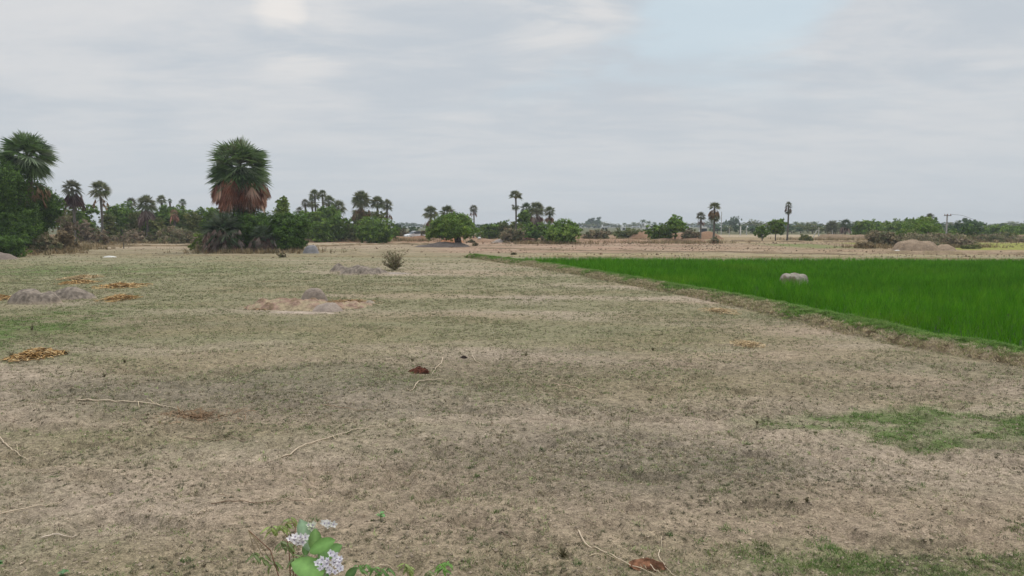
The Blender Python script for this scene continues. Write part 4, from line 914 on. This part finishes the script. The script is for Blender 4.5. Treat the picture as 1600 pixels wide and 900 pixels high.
heap('earth_mound', 'dark grey earth mound left of the trunk of the spreading tree', 'mound', 692, 386, [(0, .5, 2.2, 1.8, .62), (1.6, .6, 1.4, 1.4, .5), (-1.8, .2, 1.5, 1.2, .25)], (.15, .125, .11), M_EARTH, .08, .12, 1.5, 12)
heap('earth_mound', 'orange earth pile glimpsed under the spreading tree crown', 'mound', 702, 379, [(0, 1, 1.4, 1.0, .85), (1.1, 1, .9, .9, .6)], (.42, .21, .11), M_EARTH, .08, .15, 2, 13)
heap('earth_mound', 'dry grassy mound on which the tallest palm stands', 'mound', 405, 395, [(-1.2, 1.5, 4.0, 2.4, .35), (2.2, 1.4, 3.6, 2.2, .38)], (.24, .19, .115), M_EARTH, .12, .2, 1.2, 14)
heap('earth_mound', 'pale grey earth mound wrapped in dry scrub near the right side', 'mound', 1440, 393, [(-.2, 1.6, 1.9, 1.5, 1.0), (1.0, 1.2, 1.5, 1.2, .9), (2.9, 1.2, 1.1, 1.0, .5)], (.29, .215, .15), M_EARTH, .07, .45, 1.6, 15, sharp=2.4)
shrub('thin dry scrub draped over the front of the pale earth mound', 1466, 83, 40, 380, 393, 'scrub', 6, dens=.6)
heap('earth_mound', 'small earth bump in the middle field right of the tallest palm', 'mound', 548, 400, [(0, 1, 1.6, 1.4, .35)], (.27, .22, .14), M_EARTH, .08, .1, 2, 16)
heap('branch_pile', 'greyish heap of stones and cut branches before the brown shrubs on the left', 'heap', 90, 391, [(-1.0, .5, 1.4, .8, .3), (.6, .8, 1.5, .8, .35), (1.5, .2, .8, .6, .2)], (.30, .25, .22), M_ROCK, .05, .35, 3, 17)
heap('rock', 'grey stones left of the brownish bush in the central cluster', 'rock', 783, 379, [(0, 0, 1.5, .8, .55), (1.4, 0, .9, .7, .35)], (.36, .31, .28), M_ROCK, .08, .25, 1.5, 18)
heap('rock', 'grey rock beneath the right side of the rounded dark bush', 'rock', 484, 396, [(0, .5, .7, .6, .75)], (.22, .21, .21), M_ROCK, .06, .1, 2, 19, sharp=3)
heap('rock', 'dark clod on the corner below the left picture edge thicket', 'rock', -6, 405, [(0, 0, 1.6, 1, .5)], (.2, .16, .13), M_ROCK, .07, .2, 2, 20)
for px, py, w, lb in ((172, 402, .55, 'white flat stone on the low bund left of the tallest palm'), (1402, 392.5, .35, 'white stone before the pale earth mound'), (640, 381, .22, 'brownish stone by the earth bank under the white car'), (150, 376, .6, 'white scrap of cloth by the dead brush of the slim palm')):
    heap('stone', lb, 'stone', px, py, [(0, 0, w, .25, .12)], (.62, .60, .56), M_ROCK, .04, .03, 6, int(px))
def litter():
    X, D, _ = P(749, 378); o = empty('sack', (X, D, float(H(X, D)))); tag(o, 'white sack on a dark stump in the field right of the spreading tree', 'sack')
    b = MB(); b.tube([[0, 0, -.1], [.02, 0, .2], [0, 0, .42]], [.16, .14, .13], (.04, .035, .03), 8); b.build('stump', M_BARK, o, True)
    b = MB(); b.tube([[-.28, 0, .5], [-.1, 0, .56], [.1, .02, .58], [.27, 0, .52]], [.08, .2, .19, .07], (.7, .7, .68), 10); b.build('cloth', M_CONC, o, True)
litter()
def strawheap(label, px, py, rx, ry, h, n, pal, seed, ln=.22, name='straw_heap', wid=.008):
    rg = np.random.default_rng(seed); c = P(px, py); g0 = float(H(c[0], c[1])); a = rg.uniform(0, 6.28, n); r = np.abs(rg.normal(size=n))*.55; r = np.minimum(r, 1.15)
    x = r*np.cos(a)*rx; y = r*np.sin(a)*ry; lump = fbm(x*5+seed, y*5, seed, 2)
    z = h*np.clip(1-r*r, 0, 1)*(.3+lump)*rg.uniform(.3, 1.0, n)+.008
    az = rg.uniform(0, 6.28, n); d = np.stack([np.cos(az), np.sin(az), rg.normal(size=n)*.22], -1); s = np.stack([-np.sin(az), np.cos(az), rg.normal(size=n)*.5], -1)
    L = (ln*rg.uniform(.4, 1.2, n))[:, None]; Q = np.stack([x, y, np.maximum(z, .01)], -1); w = wid
    V = np.stack([Q-d*L/2-s*w, Q-d*L/2+s*w, Q+[0, 0, .015]+s*w, Q+d*L/2+s*w*.5, Q+d*L/2-s*w*.5, Q+[0, 0, .015]-s*w], 1); V[..., 2] = np.maximum(V[..., 2], .004)
    V = V.reshape(-1, 3); k = (np.arange(n)*6)[:, None]; f = np.concatenate([k+np.array([[0, 1, 2, 5]]), k+np.array([[5, 2, 3, 4]])])
    o = mk(name, V, f, M_DEAD, np.repeat(pick(rg, pal, n, .3), 6, 0)); o.location = (c[0], c[1], g0); tag(o, label, 'straw'); return o
ORG = [(.46, .28, .11), (.36, .21, .08), (.54, .37, .17), (.22, .13, .06), (.58, .44, .24)]; TANS = [(.55, .42, .25), (.46, .34, .19), (.36, .26, .14)]
strawheap('orange straw heap, nearest to the camera on the left', 55, 559, .36, .5, .15, 1700, ORG, 1, .2)
strawheap('thin tan straw patch behind the grey boulders', 128, 435, .6, 1.3, .10, 900, TANS, 2, .3, wid=.012)
strawheap('orange brown straw just behind the peaked grey boulder', 122, 443, .7, .9, .14, 660, ORG, 3, .3, wid=.012)
strawheap('long orange straw scatter right of the boulders', 190, 448, .95, 1.2, .13, 780, ORG, 4, .3, wid=.012)
strawheap('small orange straw clump, lower one right of the boulders', 186, 468, .45, .9, .16, 540, ORG, 5, .34, wid=.010)
strawheap('sliver of orange straw cut by the left picture edge', -2, 468, .5, .8, .12, 700, ORG, 6, .25, wid=.010)
strawheap('pale straw patch alone on the right of the bare field', 1168, 538, .28, .45, .05, 700, TANS, 7, .16, wid=.006)
strawheap('straw litter on the reddish heap', 430, 480, .7, .8, .16, 1200, [(.40, .25, .13), (.50, .34, .2), (.24, .13, .07)], 8, .25, wid=.009)
strawheap('thin brown straw scatter right of the grey stone on the reddish heap', 545, 474, .9, .9, .1, 900, [(.36, .24, .13), (.44, .32, .18), (.24, .15, .08)], 9, .25, wid=.008)
strawheap('rusty dead leaves scattered in the left foreground', 305, 650, .7, .35, .01, 260, [(.27, .18, .11), (.22, .14, .08)], 10, .24, wid=.004)
strawheap('pale straw by the bund in the middle of its length', 1125, 487, .5, .8, .06, 500, TANS, 12, .2, wid=.008)
# dung and burrow soil
def dung(label, px, py, rx, ry, h, col, seed, name='dung_heap', cat='dung'):
    heap(name, label, cat, px, py, [(0, 0, rx, ry, h), (rx*.5, -ry*.2, rx*.7, ry*.7, h*.8), (-rx*.55, ry*.1, rx*.6, ry*.6, h*.7)], None, M_DUNG, .012, h*.9, 22, seed, lambda A, B, Z, n: mixc(col, np.array(col)*.35, sst(.42, .62, n)), rim=.008)
dung('dark reddish brown dung heap beside the curved pale stick', 655, 579, .17, .22, .10, (.10, .035, .02), 1)
dung('crumbly rust red dung lump under the long forked stick at the bottom', 1010, 883, .11, .10, .035, (.24, .115, .065), 2)
dung('small black dropping on the field right of the dung heap', 725, 558, .06, .08, .03, (.03, .02, .015), 3)
dung('small dark droppings near the right of the orange straw heap', 100, 554, .07, .08, .05, (.03, .03, .015), 4)

# ---- sticks
def stick(label, pts, r, col=(.50, .40, .26), twigs=(), lift=.012, seed=1):
    rg = np.random.default_rng(seed)
    w = np.array([P(a, b) for a, b in pts]); s = np.concatenate([[0], np.cumsum(np.linalg.norm(np.diff(w, axis=0), axis=1))]); t = np.linspace(0, s[-1], 22)
    def line(w, s, t):
        A = np.stack([np.interp(t, s, w[:, 0]), np.interp(t, s, w[:, 1])], -1)
        ker = np.array([1, 2, 3, 2, 1])/9; B = np.pad(A, ((2, 2), (0, 0)), mode='reflect', reflect_type='odd'); A = np.stack([np.convolve(B[:, i], ker, 'valid') for i in (0, 1)], -1)
        A = A+rg.normal(size=A.shape)*r*.35
        return np.stack([A[:, 0], A[:, 1], H(A[:, 0], A[:, 1])+lift+np.abs(np.sin(np.linspace(0, 7, len(A))))*r*1.2], -1)
    r = r*.75; Q = line(w, s, t); c0 = Q.mean(0); o = empty('stick', tuple(c0)); b = MB()
    b.tube(Q-c0, np.linspace(1.15, .5, len(Q))*r, np.array(col)*rg.uniform(.85, 1.15, (1, 3)), 7)
    main = b.build('stem', M_STICK, o, True); tag(o, label, 'stick')
    for tw in twigs:
        w2 = np.array([P(a, bb) for a, bb in tw]); s2 = np.concatenate([[0], np.cumsum(np.linalg.norm(np.diff(w2, axis=0), axis=1))]); q = line(w2, s2, np.linspace(0, s2[-1], 10))
        b = MB(); b.tube(q-c0, np.linspace(.7, .3, len(q))*r, col, 6); b.build('twig', M_STICK, o, True)
LT = (.56, .45, .30); DKS = (.22, .15, .09)
stick('long forked pale stick passing over the rust red dung at the bottom', [(904, 830), (925, 852), (962, 876), (1000, 890), (1024, 903)], .0075, LT, [[(920, 872), (938, 868), (955, 876), (968, 876)], [(965, 857), (983, 868)], [(1005, 873), (1004, 885), (1010, 893)]])
stick('curved pale stick to the right of the rust red dung', [(1033, 842), (1034, 850)], .004, LT)
stick('hooked pale stick running off the bottom right of the rust red dung', [(1031, 863), (1028, 872), (1036, 884), (1062, 905)], .005, LT)
stick('short straight pale stick emerging from under the rust red dung', [(1012, 885), (1032, 900)], .006, LT)
stick('long pale stick with a raised fork lying left of the centre field', [(120, 628), (175, 629), (216, 631), (245, 633), (278, 641)], .012, LT, [[(216, 631), (218, 638)], [(228, 627), (250, 634)]])
stick('long curved pale stick rising to the right in the left foreground', [(440, 713), (470, 700), (505, 686), (545, 676), (586, 666)], .010, LT, [[(520, 683), (526, 688)]])
stick('thin pale stick with side twig at the left picture edge', [(-4, 680), (12, 698), (28, 706), (56, 717)], .008, LT, [[(26, 694), (28, 704)]])
stick('long pale stick cut by the left edge in the near foreground', [(-6, 808), (30, 800), (60, 792), (102, 783)], .007, LT, [[(-4, 806), (14, 797)]])
stick('short knotty pale stick in the near left corner', [(64, 846), (82, 841), (98, 840), (120, 832)], .008, (.60, .49, .36))
stick('long dark thin branch lying flat in the near left foreground', [(330, 786), (380, 784), (430, 783), (462, 779), (485, 776)], .006, DKS, [[(342, 771), (372, 780)], [(485, 776), (488, 785)]])
stick('short thick pale stick left of the dark thin branch', [(308, 803), (334, 797)], .009, LT)
stick('thin greyish stick below the rusty leaves in the left foreground', [(285, 672), (330, 675), (385, 687)], .008, (.36, .27, .18))
stick('bent pale stick standing by the dark dung heap', [(692, 557), (690, 567), (680, 574), (676, 584)], .011, LT)
stick('wavy pale stick lying below the dark dung heap', [(636, 606), (650, 603), (654, 594), (680, 593), (708, 590)], .010, LT)
stick('small curved pale stick right of the bent stick by the dung heap', [(738, 557), (742, 563), (754, 570)], .008, LT)
stick('long thin pale stick lying in the middle of the bare field', [(860, 600), (895, 604), (930, 614), (934, 619)], .008, (.5, .37, .25))
stick('thin straw coloured stick below the middle of the field', [(780, 626), (810, 630), (832, 636)], .007, (.45, .34, .23))
stick('thin brown stick in the left middle of the field', [(500, 632), (545, 638), (586, 646)], .007, (.32, .22, .13))
stick('short dark stick at the right middle of the foreground', [(1145, 743), (1195, 746)], .005, (.25, .19, .12))
stick('small pale stick lying beside the flowering plant', [(590, 886), (616, 883)], .006, LT)
stick('short thin pale stick by the bottom left corner', [(5, 898), (24, 895)], .005, LT)
stick('short pale splinter near the bottom left corner', [(31, 886), (42, 882)], .006, LT)
stick('small dark stick piece in the centre foreground', [(780, 834), (800, 836)], .009, (.16, .12, .08))
stick('short straw coloured stalk left of the long stick with a raised fork', [(55, 634), (88, 632)], .005, (.4, .32, .2))

# ---- foreground plants
GROUND0 = lambda x, y: float(H(x, y))
def leafblade(mb, base, d, nrm, L, Wd, col, bendk=.15, fold=.12, seg=8):
    d = d/np.linalg.norm(d); s = np.cross(nrm, d); s /= np.linalg.norm(s); nn_ = np.cross(d, s); V = []; t = np.linspace(0, 1, seg+1)
    w = Wd*np.sin(np.pi*np.clip(t*.93+.05, 0, 1))**.62*.5; w[-1] = .002; w[0] = Wd*.12
    for k in range(seg+1):
        c = base+d*L*t[k]-nn_*bendk*L*t[k]**2
        V += [c-s*w[k]+nn_*fold*w[k], c, c+s*w[k]+nn_*fold*w[k]]
    q = []
    for k in range(seg):
        a = 3*k; q += [[a, a+1, a+4, a+3], [a+1, a+2, a+5, a+4]]
    cc = np.tile(np.array(col), (len(V), 1)); cc[1::3] = np.array(col)*1.5+.03
    mb.add(V, np.array(q), cc)
def veined_mat():
    m, nt, N, L, b = new_mat('waxy_leaf'); at = N.new('ShaderNodeAttribute'); at.attribute_name = 'Col'; tc = N.new('ShaderNodeTexCoord')
    n = N.new('ShaderNodeTexNoise'); n.inputs['Scale'].default_value = 22; n.inputs['Detail'].default_value = 5; L.new(tc.outputs['Object'], n.inputs['Vector'])
    mr = N.new('ShaderNodeMapRange'); mr.inputs[1].default_value = .3; mr.inputs[2].default_value = .7; mr.inputs[3].default_value = .78; mr.inputs[4].default_value = 1.2; L.new(n.outputs[0], mr.inputs[0])
    sc = N.new('ShaderNodeVectorMath'); sc.operation = 'SCALE'; L.new(at.outputs['Color'], sc.inputs[0]); L.new(mr.outputs[0], sc.inputs[3]); L.new(sc.outputs[0], b.inputs['Base Color'])
    b.inputs['Roughness'].default_value = .5; t = N.new('ShaderNodeBsdfTranslucent'); L.new(sc.outputs[0], t.inputs[0]); mx = N.new('ShaderNodeMixShader'); mx.inputs[0].default_value = .2
    L.new(b.outputs[0], mx.inputs[1]); L.new(t.outputs[0], mx.inputs[2]); L.new(mx.outputs[0], N['Material Output'].inputs[0]); return m
M_WAX = veined_mat()
def W3(px, py, D):
    return np.array([AT(px, D)*1.0, D, CAMZ-(py-352)/F*D])   # point in the air at distance D (small angles)
def A3(px, py, D):
    d = ray(px, py); return np.array([0, 0, CAMZ])+d*(D/d[1])
def flower_plant():
    D = 3.7; rg = np.random.default_rng(3); b0 = A3(500, 960, D); gx, gy = b0[0], D; o = empty('flowering_shrub', (gx, gy, GROUND0(gx, gy)))
    O = np.array([gx, gy, GROUND0(gx, gy)]); tag(o, 'waxy green leaved plant with pale lilac flower clusters at the bottom edge', 'plant')
    def pt(px, py, dd=0): return A3(px, py, D+dd)-O
    st = MB(); root = np.zeros(3); nodes = [(478, 868, 0), (508, 880, -.05), (495, 826, .03), (520, 905, -.05), (470, 905, 0)]
    for px, py, dd in nodes:
        e = pt(px, py, dd); st.tube([root, (root+e)/2+[rg.uniform(-.03, .03), .02, -.03], e], [.012, .009, .005], (.22, .27, .14), 7)
    st.build('stem', M_WAX, o, True)
    def up(px, py, dd): return pt(px, py, dd)
    for (bx, by, tx, ty, wpx, dd, c, tilt) in [
        (490, 862, 468, 813, 27, .02, (.26, .38, .23), .3), (493, 862, 492, 828, 22, -.02, (.17, .31, .09), .4), (484, 862, 521, 843, 23, -.08, (.13, .27, .05), .9),
        (498, 872, 533, 852, 22, -.02, (.15, .29, .08), .5), (506, 896, 455, 878, 34, -.12, (.15, .30, .06), 1.0), (512, 905, 492, 872, 20, -.04, (.09, .2, .05), .4), (478, 868, 477, 850, 12, .02, (.11, .22, .06), .4),
        (540, 905, 556, 888, 16, -.05, (.07, .15, .03), .8)]:
        a, e = up(bx, by, dd), up(tx, ty, dd+rg.uniform(-.03, .03)); d = e-a; L_ = np.linalg.norm(d)
        nrm = np.array([rg.uniform(-.2, .2), -1.0, tilt]); lb = MB(); leafblade(lb, a, d, nrm, L_, wpx*D/F, c, .10, .14); lb.build('leaf', M_WAX, o, True)
    for (cx_, cy_, wpx, nfl, dd, c) in [(516, 883, 26, 20, -.16, (.80, .77, .81)), (466, 843, 15, 10, -.05, (.80, .76, .75)), (512, 818, 12, 6, .02, (.78, .76, .72)), (486, 822, 8, 4, .0, (.66, .68, .54))]:
        fb = MB(); cen = pt(cx_, cy_, dd)
        for i in range(nfl):
            r = .85*wpx*D/F*math.sqrt((i+.5)/nfl); a = i*2.4; q = cen+np.array([r*math.cos(a), rg.uniform(-.03, .03), r*math.sin(a)*.72]); f0 = np.array([rg.normal()*.35, -.7, .75+rg.normal()*.3]); f0 /= np.linalg.norm(f0)
            s = np.cross(f0, [0, 0, 1.0]); s /= np.linalg.norm(s); u = np.cross(s, f0); pr = .0155*rg.uniform(.75, 1.2)
            fb.tube([q-f0*.02, q-f0*.005], [.002, .003], (.3, .35, .2), 5)
            for k in range(5):
                an = k*1.2566+a; dv = s*math.cos(an)+u*math.sin(an); pv = s*math.cos(an+1.57)+u*math.sin(an+1.57)
                fb.add([q-pv*pr*.3, q+pv*pr*.3, q+dv*pr*.8+pv*pr*.42+f0*.005, q+dv*pr*1.25+f0*.008, q+dv*pr*.8-pv*pr*.42+f0*.005], np.array([[0, 1, 2, 3, 4]]), np.array(c)*rg.uniform(.8, 1.15))
            fb.tube([q, q+f0*.006], [.0045, .0035], (.50, .44, .56), 6)
        fb.build('flower_cluster', M_PETAL, o)
flower_plant()
def pinnate(label, base_px, D, stems, seed, red=False, name='seedling'):
    rg = np.random.default_rng(seed); b0 = A3(base_px[0], base_px[1], D); O = np.array([b0[0], D, GROUND0(b0[0], D)]); o = empty(name, tuple(O)); tag(o, label, 'plant')
    st = MB(); lf = MB()
    for (tx, ty, leaves, lc) in stems:
        e = A3(tx, ty, D)-O; root = b0-O if b0[2] < CAMZ else np.zeros(3); root = np.array([0, 0, max(0, min(root[2], .9))]); pts = [np.zeros(3), root*.6+[0, 0, .02], (root+e)/2+[0, .01, .02], e]
        st.tube(pts, [.0045, .004, .003, .002], (.20, .11, .07) if red else (.18, .2, .08), 5)
        for (lx_, ly_) in leaves:
            c = A3(lx_, ly_, D+rg.uniform(-.05, .05))-O; st.tube([(c+e)/2+(e-c)*.5, (c+e)/2+[0, 0, .012], c], [.002, .0015, .001], (.25, .2, .1), 4)
            for k in range(7):
                az = rg.uniform(-1, 1)*1.2+(k % 2)*math.pi; d = np.array([math.cos(az), rg.uniform(-.6, .6), -.35+rg.uniform(-.5, .3)]); leafblade(lf, c+[rg.uniform(-.01, .01), 0, rg.uniform(-.015, .015)], d, np.array([0, -.5, 1.0]), .055*rg.uniform(.7, 1.1), .015, np.array(lc)*rg.uniform(.8, 1.2), .5, .2, 5)
    st.build('stem', M_BARK, o, True); lf.build('leaves', M_WAX, o, True)
YG = (.20, .25, .06); OG = (.13, .17, .05); BG = (.13, .26, .04)
pinnate('seedling with reddish stem and drooping olive leaflets left of the flowering plant', (455, 905), 3.9, [(388, 828, [(398, 866), (412, 872), (426, 880)], OG), (447, 835, [(440, 850), (450, 852)], OG), (462, 818, [(448, 816), (440, 822), (425, 826), (455, 812)], YG), (470, 880, [(460, 870), (475, 868)], OG)], 1, True)
pinnate('yellow green sprigs low at the right of the flowering plant', (640, 925), 4.2, [(634, 882, [(632, 884), (638, 890)], YG), (690, 880, [(688, 884), (700, 880), (694, 888)], BG), (672, 896, [(670, 896)], OG)], 2)
pinnate('low mat of green leaves just right of the lilac flowers', (580, 925), 4.3, [(560, 884, [(560, 886), (572, 884)], (.10, .2, .04)), (590, 890, [(585, 888), (598, 893), (606, 890)], (.10, .2, .04))], 3)
def sprout(label, px, py, h, col, seed, n=7, wd=.035):
    rg = np.random.default_rng(seed); c = P(px, py); O = np.array([c[0], c[1], GROUND0(c[0], c[1])]); o = empty('sprout', tuple(O)); tag(o, label, 'plant'); st = MB(); lf = MB()
    st.tube([[0, 0, -.01], [0, 0, h*.5], [.01, 0, h*.8]], [.004, .003, .002], (.15, .2, .07), 5)
    for k in range(n):
        az = k*2.4+seed; e = rg.uniform(-.1, .9); leafblade(lf, np.array([0, 0, h*rg.uniform(.2, .8)]), np.array([math.cos(az)*math.cos(e), math.sin(az)*math.cos(e), math.sin(e)]), np.array([0, 0, 1.0])+rg.normal(size=3)*.2, h*.6, wd, np.array(col)*rg.uniform(.8, 1.2), .4, .2, 5)
    st.build('stem', M_BARK, o, True); lf.build('leaves', M_WAX, o, True)
sprout('single small bright green sprout on bare soil above the flowering plant', 595, 811, .07, (.09, .24, .05), 1)
sprout('small dark green sprout touching the bottom edge near the left corner', 99, 903, .06, (.06, .16, .04), 2)
sprout('broad dark green leaves poking in at the lower left picture edge', -8, 900, .10, (.04, .14, .02), 3, 8, .06)
sprout('tiny yellowish sprout beside a hoof dent in the left foreground', 173, 778, .04, (.35, .33, .12), 4, 5, .012)
def twiggy(label, px, py, h, seed, n=26, nl=160, ls=.012, pal=((.14, .12, .06), (.10, .10, .05)), name='dry_weed', cat='weed', wd=.6, r0=.003):
    rg = np.random.default_rng(seed); c = P(px, py); o = empty(name, (c[0], c[1], GROUND0(c[0], c[1]))); tag(o, label, cat); b = MB(); lf = MB()
    for k in range(n):
        az = rg.uniform(0, 6.28); r = rg.uniform(.1, wd)*h; e = np.array([math.cos(az)*r, math.sin(az)*r, h*rg.uniform(.2, 1.02)])
        b.tube([[0, 0, -.01], e*[.4, .4, .5], e], [r0, r0*.8, r0*.35], (.13, .11, .06), 4)
        m_ = nl//n; t = rg.uniform(.3, 1.05, m_)[:, None]; Q = e*t+rg.normal(size=(m_, 3))*h*.035
        d = rg.normal(size=(m_, 3)); d /= np.linalg.norm(d, axis=1)[:, None]; s = np.cross(d, rg.normal(size=(m_, 3))); s /= np.linalg.norm(s, axis=1)[:, None]; L_ = ls*rg.uniform(.6, 1.4, (m_, 1))
        lf.add(np.stack([Q-d*L_/2, Q+s*L_*.25, Q+d*L_/2, Q-s*L_*.25], 1).reshape(-1, 3), np.arange(4*m_).reshape(-1, 4), np.repeat(pick(rg, pal, m_, .3), 4, 0))
    b.build('stems', M_STICK, o); lf.build('leaves', M_LEAF, o)
twiggy('dry dark twiggy weed in the centre foreground', 880, 866, .10, 1)
twiggy('thin half bare sapling bush growing on the grey rocks', 617, 422, 1.15, 7, 60, 3000, .07, PAL['scrub']+PAL['olive'][:2]+PAL['brown'], 'sapling', 'shrub', .68, .012)
twiggy('small dark weed at the left of the mid field', 50, 516, .22, 2)
twiggy('small dark weed left of the orange straw heap nearest the camera', 18, 560, .16, 3)
for i, (px, py) in enumerate(((1260, 785), (1183, 660), (822, 556), (645, 558), (195, 568), (163, 590), (335, 686), (1020, 548))):
    twiggy('small dark grass tuft '+['right of the centre foreground', 'on the grey patch edge at the right', 'in the mid field right of the dung heap', 'just above the dark dung heap', 'right of the orange straw heap', 'lower right of the orange straw heap', 'under the thin greyish stick', 'in the right middle of the field'][i], px, py, .05+.03*(py < 600), 20+i)

# tall dry grass at the foot of the far thickets
def tall(name, lab, spots, seed, pal, h=(.3, .8)):
    rg = np.random.default_rng(seed); P_ = []
    for px, D, wpx, dd, n in spots: P_.append(np.stack([AT(px, D)+rg.normal(size=n)*wpx*D/F*.35, D+rg.normal(size=n)*dd], -1))
    P_ = np.concatenate(P_); n = len(P_); tufts(name, rg, P_, 9, rg.uniform(*h, n), np.full(n, .25), np.full(n, .05), pick(rg, pal, n, .25), lab, 'grass', (.2, .9), mat=M_DEAD)
tall('tall_dry_grass', 'tall straw coloured dry grass along the foot of the thickets and on the earth banks', [(40, 66, 90, 2, 420), (95, 76, 60, 3, 300), (130, 88, 60, 4, 220), (400, 69, 130, 1.2, 420), (520, 118, 120, 3, 380), (610, 122, 120, 3, 420), (250, 108, 200, 3, 420), (860, 102, 90, 1.5, 300),
      (960, 118, 120, 5, 420), (1050, 106, 120, 3, 300), (1390, 84, 90, 2, 400), (1480, 86, 90, 2, 400), (1560, 112, 120, 4, 320), (1300, 128, 120, 4, 250), (760, 118, 120, 3, 260)], 9, [(.30, .23, .13), (.24, .17, .09), (.36, .28, .17), (.18, .15, .08)])

# ---- haze: an even box of air over the whole place
def haze():
    b = MB(); b.box([0, 475, 8.5], [1600, 1100, 20], (1, 1, 1)); m = bpy.data.materials.new('haze'); m.use_nodes = True; nt = m.node_tree
    for n in list(nt.nodes): nt.nodes.remove(n)
    o = nt.nodes.new('ShaderNodeOutputMaterial'); v = nt.nodes.new('ShaderNodeVolumePrincipled'); v.inputs['Color'].default_value = (.74, .80, .86, 1); v.inputs['Density'].default_value = HAZE; v.inputs['Anisotropy'].default_value = .2
    nt.links.new(v.outputs[0], o.inputs['Volume']); tag(b.build('haze', m), 'pale thin haze over the plain', 'haze', kind='stuff')
HAZE = 0.00048
if HAZE: haze()
